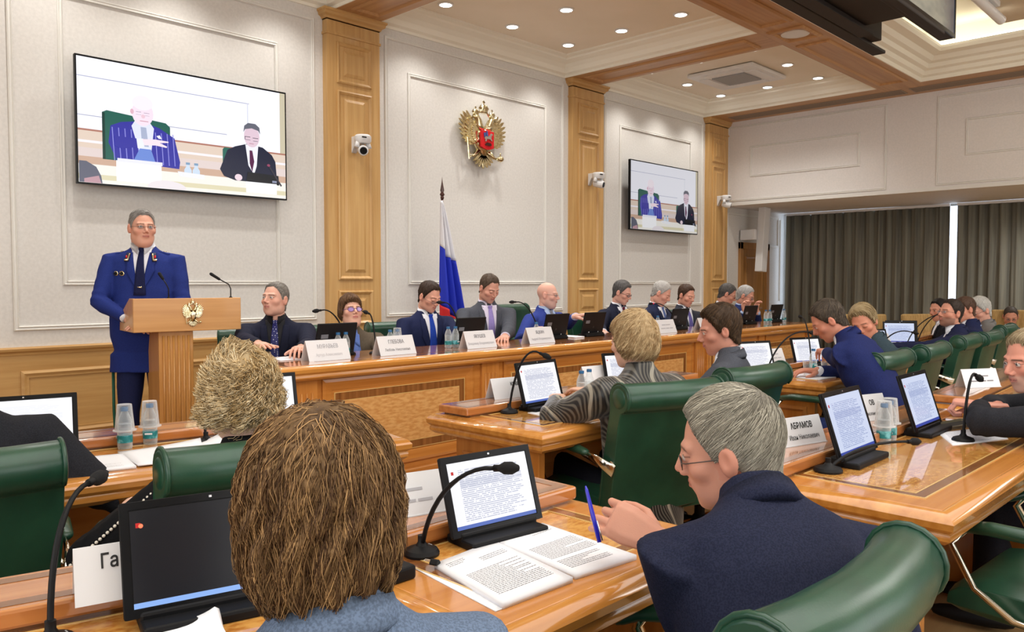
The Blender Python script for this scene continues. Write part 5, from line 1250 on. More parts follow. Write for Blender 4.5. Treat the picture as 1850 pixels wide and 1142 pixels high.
# ------------------------------------------------------------------ placing: chairs
def atY(u, v, Y):
    d = ray(u, v); return Vector(np.array([0, 0, HC])+d*Y/d[1])
def rolled(x, y, face, label, dz=0, z0=0):
    """chair whose rolled top is centred at x,y"""
    a = radians(face)
    return chair(x+.345*cos(a), y+.345*sin(a), a, label, dz, z0)
def rpx(u, v, face, label, dz=0, z=.967):
    p = atz(u, v, z); return rolled(p.x, p.y, face, label, dz)
rpx(1562, 1028, 90, 'green leather chair nearest of all, behind the grey-haired man with the pen')
rpx(485, 792, 82, 'green leather chair behind the curly blonde woman in black')
rpx(-110, 822, 83, 'green leather chair at the left photo edge behind the dark-suited sitter')
rpx(1218, 688, 74, 'green leather chair of the woman in the striped blouse, gilt armrest showing')
rpx(1370, 660, 85, 'green leather chair behind the brown-haired man in dark grey')
rpx(1618, 634, 90, 'green leather chair just right of the navy-suited man leaning over his desk')
rpx(1692, 620, 92, 'green leather chair second in the right-hand row, beyond the leaning man')
rpx(1754, 604, 92, 'green leather chair third in the right-hand row, behind the bearded man')
rpx(1794, 598, 92, 'green leather chair fourth in the right-hand row, before the white-haired man')
rpx(1823, 586, 92, 'green leather chair farthest in the right-hand row')
chair(2.9, .42, radians(86), 'empty green leather armchair at the right foreground desk, seat and armrests showing')
chair(.5, .22, radians(80), 'green leather chair under the brown-haired woman in blue grey')
chair(3.98, .22, radians(95), 'green leather chair under the man with clasped hands at the right edge')
PCH = [(3.42, 5.36, 250, 'under the woman in the brown cardigan'), (4.28, 5.34, 262, 'under the navy-suited man before the flag'), (5.02, 5.34, 255, 'under the man in the grey suit and lilac tie'),
       (5.82, 5.36, 275, 'under the bald man who points'), (6.55, 5.0, 268, 'left of the man with black-rimmed glasses, empty'), (7.1, 5.36, 268, 'under the man with black-rimmed glasses'), (7.85, 5.36, 268, 'under the white-haired man reading'),
       (8.6, 5.36, 262, 'under the youngish man near the right pilaster'), (2.85, 5.4, 240, 'under the man with the dotted tie')]
for x, y, a, w in PCH: chair(x, y, radians(a), 'green leather chair at the presidium '+w, .10 if 'bald' in w else -.03, .1)
# tan upholstered chairs along the aisle
tanm = mat('tan_upholstery', srgb(178, 146, 92), .8, 0, srgb(160, 128, 76), (60, 8, 8), .45, .55, 2, .3, 200)
tanw = wood('tan_chair_wood', srgb(150, 104, 56), srgb(176, 128, 74), 'z')
tc0 = None
for x, y, w in ((9.75, 3.5, 'left of the two, by the curtain'), (10.35, 3.0, 'right of the two, by the curtain'), (12.72, 2.72, 'under the man in blue by the curtain')):
    lab = 'tan upholstered visitor chair, '+w
    if tc0 is None:
        tc0 = empty('visitor_chair', (x, y, 0), radians(135), lab, 'chair', 'tan visitor chairs')
        MB().box((0, 0, .42), (.52, .5, .1)).build('seat', tanm, tc0, bevel=.02)
        MB().box((0, -.25, .72), (.54, .06, .56), Matrix.Rotation(radians(8), 3, 'X')).build('backrest', tanm, tc0, bevel=.02)
        for sx in (-1, 1):
            for sy in (-1, 1): MB().tube([(sx*.23, sy*.22, .38), (sx*.24, sy*.24, 0)], [.022, .016], 8).build('leg', tanw, tc0, smooth=True)
    else: tree(tc0, (x, y, 0), radians(140 if x < 12 else 100), lab)
# ------------------------------------------------------------------ placing: presidium items
zp = PT
def pc(u, v, l1, l2, label, m1=None, m2=None, w=.30, dx=0):
    p = atz(u, v, zp); card(p.x, 4.30, zp, radians(-90), l1, l2, label, w, .125, m1, m2, s1=.036, s2=.027)
faint = mat('faint_ink', srgb(176, 176, 182), .6); faint2 = mat('fainter_ink', srgb(196, 196, 200), .6)
pc(590, 650, 'МУРАВЬЕВ', 'Артур Алексеевич', 'white name card with faint print, leftmost on the presidium desk', faint, faint2)
pc(712, 640, 'ГЛЕБОВА', 'Любовь Николаевна', 'white name card reading ГЛЕБОВА in front of the woman in glasses', greyink, greyink)
pc(888, 630, 'ЯКУШЕВ', 'Владимир Владимирович', 'white name card reading ЯКУШЕВ before the man in grey', greyink, faint)
pc(982, 620, 'ЯЦКИН', 'Андрей Владимирович', 'white name card reading ЯЦКИН before the bald man', greyink, faint)
pc(1236, 603, '', '', 'faintly printed white name card beside the brown-haired man in the middle row')
for n_, (u, w_) in enumerate(((1358, 'first from the left'), (1406, 'second'), (1446, 'third and last'))):
    p = atz(u, 599, zp); card(min(p.x, 9.3), 4.32+.0*n_, zp, radians(-90), 'ИВАНОВ'[:0] or None, None, 'white name card at the right end of the presidium desk, %s' % w_, .27, .12)
for u, v, s in ((566, 643, 'before the man with the dotted tie'), (782, 622, 'before the man in front of the flag'), (948, 611, 'between the grey-suited man and the bald man'), (1018, 606, 'right before the bald pointing man'),
                (1209, 596, 'before the white-haired reading man'), (1374, 580, 'before the man holding his glasses'), (1428, 580, 'at the right end of the presidium desk')):
    p = atz(u, v, zp); x = p.x if u < 1300 else {1374: 8.55, 1428: 9.2}[u]
    tablet(x+(.10 if u < 1300 else 0), 4.50, zp, radians(90), scr_dark, 'black tablet seen from behind, '+s, .30, .2, 14)
for u, w_, c in ((611, 'left of two beside the leftmost card', 0), (625, 'right of two beside the leftmost card', 0), (705, 'left of two behind the card ГЛЕБОВА', 0), (718, 'right of two behind the card ГЛЕБОВА', 1), (810, 'left of two right of the tablet before the flag', 0), (823, 'right of two right of the tablet before the flag', 0),
                 (969, 'behind the card ЯЦКИН', 0), (1188, 'left of the tablet of the white-haired man', 0), (1383, 'left of two near the end of the presidium', 0), (1390, 'right of two near the end of the presidium', 0), (1441, 'behind the last name card', 0)):
    yy = 4.42 if u < 1300 else 4.45; p = atY(u, 630, yy); bottle(min(p.x, 9.38), yy, zp, 'small water bottle with blue cap, '+w_, bool(c), .2, 'clear plastic cup upturned over the bottle behind the card ГЛЕБОВА')
def pmic(bx, hx, y, hz, label, red=False): gooseneck((bx, y, zp), (hx, y+.18, zp+hz), .05, label, red=red)
p = atY(666, 630, 4.42); gooseneck((p.x+.06, 4.42, zp), (p.x+.05, 4.48, zp+.27), .02, 'gooseneck microphone standing upright before the woman in glasses')
p = atY(626, 620, 4.5); gooseneck((p.x+.02, 4.5, zp), (p.x-.16, 4.55, zp+.30), .08, 'gooseneck microphone bending left before the brown cardigan')
p = atY(823, 600, 4.55); gooseneck((p.x+.02, 4.5, zp), (p.x-.07, 4.6, zp+.33), .05, 'gooseneck microphone before the man at the flag')
p = atY(975, 600, 4.5); gooseneck((p.x, 4.5, zp), (p.x-.16, 4.62, zp+.32), .06, 'gooseneck microphone before the bald man')
p = atY(1215, 590, 4.5); gooseneck((p.x+.1, 4.5, zp), (p.x-.16, 4.62, zp+.27), .06, 'gooseneck microphone with a red lit ring before the white-haired man', red=True)
def ps(u0, u1, v, label, n=1, th=.004):
    a, b = atz(u0, v, zp), atz(u1, v, zp); sheet([(a.x, 4.42), (b.x, 4.42), (b.x+.02, 4.62), (a.x+.02, 4.62)], zp, label, th)
ps(450, 510, 645, 'loose white papers at the left end of the presidium desk', th=.006); ps(838, 862, 625, 'white papers under the hands of the grey-suited man'); ps(1050, 1090, 612, 'white papers right of the bald man', th=.012); ps(1150, 1185, 603, 'stack of white papers before the white-haired man', th=.03)
p = atz(850, 625, zp); cup_up(p.x, 4.5, zp, 'empty clear plastic cup before the grey-suited man')
# ------------------------------------------------------------------ placing: near desk
zt = .76
tabpx((824, 974), (986, 934), scr_white, 'large lit tablet with a white document at the nearest desk', .69, 18)
gooseneck(atz(762, 1002, zt+.002), atd(893, 846, 1.68), .0, 'gooseneck microphone with foam head before the lit white tablet', side=(-.012, 0), rb=.04)
p = atz(224, 1118, .79); tablet(p.x+.148, p.y-.037, zt, radians(-104), scr_dark, 'large dark tablet with a blue task bar beside the brown-haired woman', .305, .205, 18, True)
p0 = atz(95, 1250, zt); gooseneck(atz(92, 1168, zt), atd(160, 873, 1.5), .03, 'gooseneck microphone rising in the left foreground', side=(-.01, -.0), rb=.04)
MB().box((0, 0, .015), (.09, .09, .03)).build('power_adapter', blackp, None, bevel=.006, loc=(1.0, 1.34, zt), label='small black box at the foot of the foreground microphone', cat='adapter')
p = atz(142, 1092, zt+.047); card(p.x+.107, p.y+.0, zt+.045, radians(-104), ('Га', -.052), None, 'white name card reading Га behind the dark tablet', .22, .095, inkm, None, s1=.036)
card(1.22, 1.57, zt+.045, radians(-104), None, None, 'clear acrylic name card half hidden behind the lit white tablet', .22, .10, acr=True)
L1 = [(.12, .88, .12, .55, 16), (.55, .88, .70, .76, 3), (.12, .4, .80, .86, 3), (.55, .85, .04, .09, 2)]
c_ = [atz(u, v, zt) for u, v in ((908, 1102), (1035, 1053), (893, 985), (785, 1028))]
sheet([(q.x, q.y) for q in c_], zt, 'left printed page of the open papers on the nearest desk', .012, [(.1, .9, .15, .6, 18), (.5, .9, .74, .80, 3), (.08, .35, .84, .9, 3)], 'paper_stack')
c_ = [atz(u, v, zt) for u, v in ((1040, 1048), (1150, 1012), (980, 953), (895, 985))]
sheet([(q.x, q.y) for q in c_], zt, 'right printed page of the open papers on the nearest desk', .012, [(.1, .92, .35, .62, 12), (.5, .9, .84, .92, 3), (.1, .8, .12, .28, 7)], 'paper_stack')
c_ = [atz(u, v, zt) for u, v in ((895, 1106), (925, 1095), (765, 1022), (748, 1028))]
sheet([(q.x, q.y) for q in c_], zt, 'white sheet peeping out under the left printed page', .002, None)
q_ = atz(790, 1020, zt+.012); e = empty('binder_clip', q_, radians(20), 'small black binder clip on the corner of the papers', 'clip')
MB().prism([(0, 0), (.018, 0), (.018, .003), (.012, .010), (.006, .010), (0, .003)], (-.009, -.003, 0), (1, 0, 0), (0, 0, 1), (0, 1, 0), .018).build('clip_body', blackp, e)
MB().tube([(.0, .015, .004), (.0, .034, .004), (.008, .034, .004), (.008, .015, .004)], .001, 5).build('clip_wire', silvm, e)
c_ = [atz(u, v, zt+.02) for u, v in ((262, 1160), (420, 1150), (388, 1118), (312, 1112))]; sheet([(q.x, q.y) for q in c_], zt, 'curled white sheet at the bottom edge by the dark tablet', .012, None, curl=.03)
# ------------------------------------------------------------------ right desk
tabpx((1526, 834), (1592, 807), scr_blue, 'lit tablet beside the card АБРАМОВ', .7, 18)
tabpx((1661, 780), (1707, 761), scr_blue, 'lit tablet before the man with clasped hands', .7, 18)
gooseneck(atz(1496, 852, zt+.002), atd(1640, 798, 2.75), .05, 'gooseneck microphone bending low across the empty burl desk', rb=.045, side=(-.0, .0))
gooseneck(atz(1740, 797, zt+.002), atd(1762, 677, 3.15), .10, 'gooseneck microphone standing tall between the two right tablets', rb=.04)
card(2.76, 1.25, zt+.045, radians(-104), 'АБРАМОВ', 'Иван Николаевич', 'acrylic name card reading АБРАМОВ on the right desk shelf', .22, .095, inkm, inkm, True, .03, .024)
card(3.42, 1.27, zt+.045, radians(-108), '           ОВ', '         Николаевич', 'acrylic name card half hidden behind the second right tablet', .24, .105, inkm, inkm, True, .03, .02)
bottle(3.18, 1.10, zt, 'water bottle under a cup between the right tablets, the left one', True, .2, 'clear cup over the left bottle between the right tablets'); bottle(3.27, 1.11, zt, 'water bottle under a cup between the right tablets, the right one', True, .2, 'clear cup over the right bottle between the right tablets')
c_ = [atz(u, v, zt) for u, v in ((1765, 815), (1850, 828), (1800, 790), (1700, 782))]
sheet([(3.33, .90), (3.62, .78), (3.86, .90), (3.56, 1.02)], zt, 'printed sheet before the man with clasped hands', .004, [(.1, .9, .1, .85, 14)])
t_ = empty('tray', (3.80, 1.02, zt), radians(-14), 'flat dark tray beside the second right tablet', 'tray'); MB().frame((-.13, -.05, .0), (1, 0, 0), (0, 1, 0), (0, 0, 1), .26, .10, [(0, 0), (0, .014), (.006, .016), (.01, .005), (.01, 0)]).build('rim', mat('bronze_plastic', srgb(96, 90, 72), .4), t_); MB().box((0, 0, .004), (.245, .085, .004)).build('tray_floor', blackp, t_)
# far right desk
p_ = atz(1822, 722, zt+.045); card(4.95, 1.22, zt+.045, radians(-120), 'ФРОЛОВ'[:0] or None, None, 'acrylic name card on the far right desk by the photo edge', .24, .1, inkm, greyink, True)
# ------------------------------------------------------------------ left desk
p = atz(143, 815, .79); tablet(p.x-.165, p.y+.04, zt, radians(-104), scr_plain, 'lit blank tablet at the left desk, near the photo edge', .34, .215, 14)
tablet(1.62, 3.02, zt, radians(-98), scr_plain, 'lit tablet half hidden behind the curly blonde woman', .34, .22, 12)
bottle(1.115, 3.10, zt, 'water bottle under a cup on the left desk, left of two', True, .2, 'clear cup over the left bottle on the left desk'); bottle(1.215, 3.12, zt, 'water bottle under a cup on the left desk, right of two', True, .2, 'clear cup over the right bottle on the left desk')
gooseneck((1.37, 2.98, zt), (1.53, 3.16, zt+.35), .02, 'gooseneck microphone left of the curly blonde woman', side=(-.02, 0))
sheet([(.86, 2.78), (1.02, 2.74), (1.06, 2.98), (.91, 3.02)], zt, 'white booklet at the left edge of the left desk', .01, [(.2, .8, .1, .3, 4)])
sheet([(1.03, 2.75), (1.24, 2.70), (1.34, 2.96), (1.06, 3.02)], zt, 'large white sheets in the middle of the left desk', .005, None, curl=.02)
sheet([(1.22, 2.72), (1.38, 2.70), (1.46, 2.94), (1.31, 2.98)], zt, 'curled white sheet by the curly blonde woman', .005, [(.2, .8, .1, .4, 5)], curl=.06)
# ------------------------------------------------------------------ middle desk
tabpx((951, 735), (1023, 722), scr_white, 'lit tablet left of the woman in the striped blouse', .7, 16)
tablet(3.75, 2.72, zt, radians(-108), scr_white, 'lit tablet right behind the head of the striped-blouse woman', .28, .2, 16)
gooseneck(atz(920, 746, zt+.002), atd(975, 638, 3.75), .14, 'tall gooseneck microphone at the left end of the middle desk', rb=.042)
p = atd(1118, 650, 4.7); gooseneck((3.62, 2.62, zt), (3.72, 2.74, zt+.30), .03, 'gooseneck microphone half hidden behind the striped-blouse woman')
card(2.86, 2.80, zt+.045, radians(-98), '        КОВЕ', None, 'name card half hidden behind the left tablet of the middle desk', .24, .1)
card(3.62, 2.84, zt+.045, radians(-98), None, None, 'name card behind the striped-blouse woman, blank side showing', .24, .1)
bottle(3.26, 2.66, zt, 'water bottle on the middle desk, left of two', False); bottle(3.35, 2.68, zt, 'water bottle on the middle desk, right of two', False)
cup_up(3.37, 2.60, zt, 'clear plastic cup beside the two bottles of the middle desk')
sheet([(2.72, 2.36), (3.05, 2.34), (3.12, 2.52), (2.76, 2.58)], zt, 'white papers before the woman in the striped blouse', .004, [(.1, .5, .1, .3, 3)])
pn = MB().tube([(0, 0, .006), (.14, 0, .006)], .005, 8).build('pen', greyp, None, smooth=True, loc=(2.98, 2.46, zt+.004), rz=-.5, label='grey pen lying on the white papers of the middle desk', cat='pen')
sheet([(3.08, 2.46), (3.22, 2.42), (3.28, 2.52), (3.12, 2.58)], zt, 'blue-grey cloth case near the bottles of the middle desk', .016, None, 'spectacle_case', 'case').children[0].data.materials[0] = mat('blue_case', srgb(70, 84, 120), .7)
# ------------------------------------------------------------------ third desk and beyond
tablet(5.12, 2.60, zt, radians(-108), scr_white, 'lit tablet beside the brown-haired man in dark grey', .30, .2, 16)
tablet(5.75, 2.52, zt, radians(-108), scr_white, 'lit tablet before the navy-suited leaning man', .30, .2, 16)
gooseneck((4.98, 2.48, zt), (5.35, 2.36, zt+.28), .12, 'gooseneck microphone over the tablet beside the dark grey suit')
gooseneck((5.68, 2.48, zt), (5.82, 2.62, zt+.36), .03, 'gooseneck microphone before the navy-suited leaning man')
card(5.42, 2.66, zt+.045, radians(-98), None, None, 'acrylic name card in front of the navy-suited leaning man', .24, .1, acr=True)
bottle(5.48, 2.38, zt, 'water bottle held by the leaning navy-suited man'); cup_up(5.30, 2.34, zt, 'clear cup on the third desk, left one'); cup_up(5.36, 2.24, zt, 'clear cup on the third desk, nearer one')
sheet([(4.98, 2.12), (5.3, 2.10), (5.34, 2.3), (5.02, 2.3)], zt, 'white papers under the elbow of the leaning navy-suited man', .006)
p = atz(1615, 607, zt); tablet(7.35, 2.62, zt, radians(-118), scr_blue, 'small lit tablet left before the bearded man', .3, .19, 18)
tablet(8.25, 2.72, zt, radians(-150), scr_blue, 'lit tablet far down the row, left of a pair', .3, .22, 14); tablet(8.55, 2.8, zt, radians(-150), scr_blue, 'lit tablet far down the row, right of a pair', .3, .22, 14)
gooseneck((8.05, 2.6, zt), (8.35, 2.3, zt+.32), .12, 'gooseneck microphone over the far tablets, lower one'); gooseneck((7.2, 2.55, zt), (7.25, 2.3, zt+.2), .12, 'gooseneck microphone before the bearded man'); gooseneck((8.7, 2.7, zt), (8.9, 2.4, zt+.34), .12, 'gooseneck microphone over the far tablets, higher one')
card(7.75, 2.72, zt+.045, radians(-98), None, None, 'acrylic name card far down the middle row', .24, .1, acr=True)
sheet([(7.6, 2.3), (7.9, 2.3), (7.92, 2.5), (7.62, 2.5)], zt, 'white papers before the bearded man', .006); sheet([(8.2, 2.4), (8.5, 2.42), (8.5, 2.6), (8.2, 2.58)], zt, 'white papers far down the row near the tablets', .02)
lectern()
# ------------------------------------------------------------------ people
G = []
def pdots():
    m = mat('navy_dotted_tie', srgb(30, 34, 100), .6); nt = m.node_tree; N = nt.nodes; v = N.new('ShaderNodeTexVoronoi'); v.inputs['Scale'].default_value = 70; v.inputs['Randomness'].default_value = 0; tc = N.new('ShaderNodeTexCoord')
    r = N.new('ShaderNodeValToRGB'); r.color_ramp.elements[0].position = .22; r.color_ramp.elements[1].position = .26; r.color_ramp.elements[0].color = srgb(220, 222, 235); r.color_ramp.elements[1].color = srgb(30, 34, 100)
    nt.links.new(tc.outputs['Object'], v.inputs['Vector']); nt.links.new(v.outputs['Distance'], r.inputs[0]); nt.links.new(r.outputs[0], N['Principled BSDF'].inputs['Base Color']); return m
def striped_mat():
    m = mat('striped_satin', srgb(60, 58, 56), .38, bump=.1, bscale=200, sheen=.2); nt = m.node_tree; N = nt.nodes; L = nt.links; tc = N.new('ShaderNodeTexCoord')
    mp = N.new('ShaderNodeMapping'); mp.inputs['Rotation'].default_value = (.2, .5, .3); L.new(tc.outputs['Object'], mp.inputs[0])
    n0 = N.new('ShaderNodeTexNoise'); n0.inputs['Scale'].default_value = 3.2; n0.inputs['Detail'].default_value = 1; L.new(mp.outputs[0], n0.inputs['Vector'])
    def mth(op, a, b):
        n = N.new('ShaderNodeMath'); n.operation = op; 
        for i, q in enumerate((a, b)):
            if hasattr(q, 'is_output'): L.new(q, n.inputs[i])
            else: n.inputs[i].default_value = q
        return n.outputs[0]
    sp = N.new('ShaderNodeSeparateXYZ'); L.new(mp.outputs[0], sp.inputs[0])
    ph = mth('ADD', mth('MULTIPLY', n0.outputs[0], 150), mth('MULTIPLY', sp.outputs[0], 420)); s = mth('SINE', ph, 0)
    slow = mth('SINE', mth('ADD', mth('MULTIPLY', n0.outputs[0], 22), mth('MULTIPLY', sp.outputs[0], 40)), 0)
    r = N.new('ShaderNodeValToRGB'); cr = r.color_ramp; cr.elements[0].position = .0; cr.elements[1].position = 1; cr.elements[0].color = srgb(14, 14, 15); cr.elements[1].color = srgb(92, 88, 80)
    e1 = cr.elements.new(.45); e1.color = srgb(18, 17, 18); e2 = cr.elements.new(.6); e2.color = srgb(74, 70, 64)
    L.new(mth('ADD', mth('MULTIPLY', s, .5), .5), r.inputs[0])
    r2 = N.new('ShaderNodeValToRGB'); r2.color_ramp.elements[0].position = .95; r2.color_ramp.elements[1].position = .98; r2.color_ramp.elements[0].color = (0, 0, 0, 1); r2.color_ramp.elements[1].color = (1, 1, 1, 1)
    L.new(mth('ADD', mth('MULTIPLY', slow, .5), .5), r2.inputs[0])
    mx = N.new('ShaderNodeMix'); mx.data_type = 'RGBA'; L.new(r2.outputs[0], mx.inputs[0]); L.new(r.outputs[0], mx.inputs[6]); mx.inputs[7].default_value = srgb(150, 144, 130); L.new(mx.outputs[2], N['Principled BSDF'].inputs['Base Color']); return m
H = dict
dress_blue = cl('royal_blue_uniform', (30, 44, 108), (36, 52, 122))
def uniform_extra(body, T, Th, patch, base, Wr):
    gold = goldm; dk = mat('dark_tab', srgb(26, 30, 60), .6)
    for s in (1, -1):
        patch(lambda u, v: (s*(.062+.028*u+.012*(1-v)), .505+.062*v), 2, 4, .014, .003, 'collar_tab', dk)
        patch(lambda u, v: (s*(.066+.008*u+.012*(1-v)), .512+.050*v), 1, 4, .017, .003, 'oak_leaf', gold)
        patch(lambda u, v: (s*(.072+.022*u+.008), .512+.010*v), 3, 1, .017, .003, 'oak_leaf', gold)
        patch(lambda u, v: (s*(.084+.010*u), .530+.018*v), 1, 1, .017, .003, 'tab_emblem', redm)
        b = MB(); b.loft([[Vector((s*x, y, .575+.012*q+(x-.1)*-.25+z_)) for x, y in ((.085, -.05), (.17, -.05), (.185, -.01), (.17, .035), (.085, .03))] for z_, q in ((-.012, 0), (.004, 0))])
        mesh_obj('shoulder_board', vmat(T, b.v), b.f, dress_blue, body, base=base, smooth=False)
        st = MB().lathe([(0, 0), (.012, 0), (.009, .006), (0, .007)], 10, c=(s*.135, -.01, .575)); mesh_obj('shoulder_star', vmat(T, st.v), st.f, gold, body, base=base)
    for x in (.115, .155):
        patch(lambda u, v, x=x: (x+.017*(.15+.85*v)*cos(2*pi*u), .425+.017*(.15+.85*v)*sin(2*pi*u)), 14, 2, .008, .004, 'badge', goldm)
        patch(lambda u, v, x=x: (x+.012*(.1+.9*v)*cos(2*pi*u), .425+.012*(.1+.9*v)*sin(2*pi*u)), 12, 2, .012, .003, 'badge_centre', blackp)
    for z in (.22, .12): patch(lambda u, v: (.055+.011*(.1+.9*v)*cos(2*pi*u), z+.011*(.1+.9*v)*sin(2*pi*u)), 10, 2, .010, .004, 'button', gold)
    patch(lambda u, v: ((u*2-1)*.014, .33+.008*v), 2, 1, .016, .003, 'tie_clip', gold)
    g = MB()
    for s in (1, -1): g.tube([(s*.205, 0, -.2), (s*.205, .0, -.5), (s*.19, -.01, -.9)], .01, 6)
    mesh_obj('trouser_stripe', vmat(T, g.v), g.f, mat('green_piping', srgb(20, 80, 60), .7), body, base=base)
person('standing man in a royal blue uniform with gold collar tabs behind the lectern', atd(257, 412, 5.42), 238, 263, 0, 0, 0, standing=True, wide=1.14, belly=.035, ground=.1, hopt=H(fine=1, jaw=1.15, fat=.005, neck=1.1), skin=(214, 160, 138),
       hair=H(c1=(120, 116, 112), c2=(196, 190, 184), T=.014, Ts=.006, n=1400, len=.05, comb=(.6, -.3, 0), ck=.6, crown=(-.3, -.5, .8)), jacket=dress_blue, shirt=wsh, tie=cl('navy_tie', (22, 26, 58)), garment='uniform',
       trousers=cl('uniform_trousers', (26, 32, 66)), glasses=H(m=wire, rim=False, w=.021, h=.012), vbot=.30, vox=.010, extra=uniform_extra, brow=(130, 104, 88),
       arms={'R': H(l=(.06, .26, .13), pole=(1, -.3, -.25)), 'L': H(l=(-.10, .28, .14), pole=(-.7, -.3, -.7))}, hands=('flat', 'flat'))
Y_ = 5.02
person('seated man in black with a white-dotted navy tie looking up beside the lectern', atY(497, 541, 5.12), 236, 204, -8, 0, 2, sc=1.06, wide=1.12, belly=.03, ground=.1, hopt=H(fine=1, jaw=1.1, fat=.004), skin=(216, 166, 146),
       hair=H(c1=(110, 104, 98), c2=(170, 164, 156), T=.012, Ts=.005, n=900, len=.04, mess=2), jacket=dnavy, shirt=bksh, tie=pdots(), trousers=black, vox=.010, hands=('flat', 'relax'),
       arms={'R': H(w=atd(478, 632, 4.85), pole=(1, -.2, -.3)), 'L': H(w=atd(540, 640, 4.95))})
def cardi(body, T, Th, patch, base, Wr):
    patch(lambda u, v: ((u*2-1)*(.04+.07*(1-v)), .1+.5*v), 8, 14, .004, .004, 'blouse', cl('blue_blouse', (92, 116, 180)))
    patch(lambda u, v: ((u*2-1)*.012, .1+.42*v), 2, 12, .009, .003, 'blouse_placket', cl('blue_blouse', (92, 116, 180)))
    for s in (1, -1): patch(lambda u, v, s=s: (s*(.02+.035*u), .5+.09*v-.03*u), 3, 4, .012, .004, 'blouse_collar', cl('blue_blouse', (92, 116, 180)))
violet = glassy('violet_lens', (.45, .3, .8, 1), .1, .55)
person('woman with purple-tinted glasses, brown cardigan and blue blouse at the presidium', atY(634, 563, Y_+.1), 243, 256, -14, 0, 0, sc=1.0, wide=1.15, ground=.1, female=True, hopt=H(fine=1, fat=.008), skin=(222, 172, 150), garment='cardigan',
       hair=H(c1=(74, 50, 34), c2=(150, 112, 76), T=.032, Ts=.018, n=1300, len=.07, shape='bob', low=-.055, bx=.092, by=.088, mess=1.5), jacket=cl('brown_cardigan', (84, 74, 62)), shirt=None, trousers=black, glasses=H(m=mat('violet_frame', srgb(90, 50, 110), .3), lm=violet, w=.024, h=.017, r=.002),
       extra=cardi, arms={'R': H(w=atd(600, 650, 5.4)), 'L': H(w=atd(690, 650, 5.5))}, mouth=(196, 90, 92))
person('man in a navy suit and blue tie with low glasses in front of the flag', atY(776, 536, Y_+.08), 256, 274, 22, 0, 6, sc=1.05, wide=1.06, belly=.02, ground=.1, hopt=H(fine=1, lid=1, jaw=1.05), skin=(220, 164, 142),
       hair=H(c1=(48, 36, 30), c2=(84, 64, 52), T=.016, Ts=.009, n=900, len=.045), jacket=navy, shirt=wsh, tie=cl('blue_tie', (30, 60, 150)), trousers=black, glasses=H(m=wire, w=.02, h=.011, z=-.014), arms={'L': H(w=atd(845, 640, 6.1)), 'R': H(w=atd(765, 640, 6.2))}, hands=('relax', 'hold'))
person('man in a dark grey suit with a lilac tie reading papers', atY(884, 521, Y_+.05), 246, 262, 26, 0, 8, sc=1.1, wide=1.1, ground=.1, hopt=H(fine=1, lid=1, jaw=1.05), skin=(210, 156, 136),
       hair=H(c1=(74, 60, 50), c2=(120, 102, 86), T=.013, Ts=.006, n=800, len=.04, mess=1.6), jacket=greyw, shirt=lsh, tie=cl('lilac_tie', (140, 124, 186), (158, 142, 204)), trousers=black, arms={'L': H(w=atd(912, 610, 6.6)), 'R': H(w=atd(850, 625, 6.5))}, hands=('relax', 'relax'), vbot=.22)
person('bald man in a bright blue checked suit pointing to the right', atY(990, 533, Y_+.1), 272, 296, 4, 0, 0, sc=1.08, wide=1.12, belly=.03, ground=.1, hopt=H(fine=1, fat=.006, jaw=1.1), skin=(224, 174, 156), hair=None, jacket=cl('bright_blue_suit', (38, 52, 128), (58, 74, 150)), shirt=bsh, tie=cl('silver_tie', (130, 130, 140)), trousers=black,
       glasses=H(m=wire, rim=False, w=.02, h=.012), beard=((150, 140, 134), .25), brow=(190, 150, 130), arms={'L': H(w=atd(1040, 572, 7.3), hd=tuple(atd(1065, 563, 7.25)-atd(1040, 567, 7.3)), up=(0, 0, 1), pole=(-.2, -.2, -1)), 'R': H(w=atd(965, 600, 7.1))}, hands=('relax', 'point'), vox=.010)
person('grey-haired man with black-rimmed glasses and dark red tie at the presidium', atY(1124, 529, Y_+.1), 262, 284, 20, 0, 6, sc=1.1, wide=1.08, ground=.1, hopt=H(fine=1, lid=1), skin=(220, 168, 150), hair=H(c1=(74, 72, 72), c2=(140, 136, 134), T=.020, Ts=.008, n=800, len=.05), jacket=dnavy, shirt=wsh, tie=cl('wine_tie', (84, 24, 44)), trousers=black,
       glasses=H(m=dkfr, w=.023, h=.015, r=.002), arms={'L': H(w=atd(1165, 605, 8.0)), 'R': H(w=atd(1090, 605, 7.8))})
person('white-haired man in navy with a blue tie reading at the presidium', atY(1195, 530, Y_+.1), 276, 292, 30, 0, 8, sc=1.12, wide=1.12, belly=.03, ground=.1, hopt=H(lid=1, fat=.005, hs=1.08), skin=(222, 166, 146), hair=H(c1=(176, 172, 168), c2=(222, 220, 216), T=.014, Ts=.008, n=700, len=.04), jacket=cl('ink_navy_suit', (28, 34, 58)), shirt=wsh, tie=cl('steel_tie', (80, 96, 140)), trousers=black,
       arms={'L': H(w=atd(1225, 600, 8.4)), 'R': H(w=atd(1175, 600, 8.3))})
person('brown-haired man in dark navy looking down at the right of the presidium row', atY(1240, 534, Y_+.1), 256, 264, 18, 0, 4, sc=1.1, wide=1.05, ground=.1, hopt=H(lid=1, hs=1.05), skin=(218, 160, 138), hair=H(c1=(66, 48, 38), c2=(104, 80, 62), T=.014, Ts=.007, n=600, len=.04), jacket=charc, shirt=wsh, tie=cl('violet_tie', (90, 84, 140)), trousers=black)
person('dark-suited man with glasses, head bent, fifth from the right pilaster', atY(1314, 532, Y_-.1), 286, 302, 26, 0, 10, sc=1.1, wide=1.05, ground=.1, hopt=H(lid=1), skin=(204, 146, 124), hair=H(c1=(70, 66, 64), c2=(120, 116, 112), T=.014, Ts=.008, n=500, len=.04), jacket=black, shirt=wsh, tie=None, trousers=black, glasses=H(m=dkfr, w=.02, h=.012), vbot=.38) if False else None
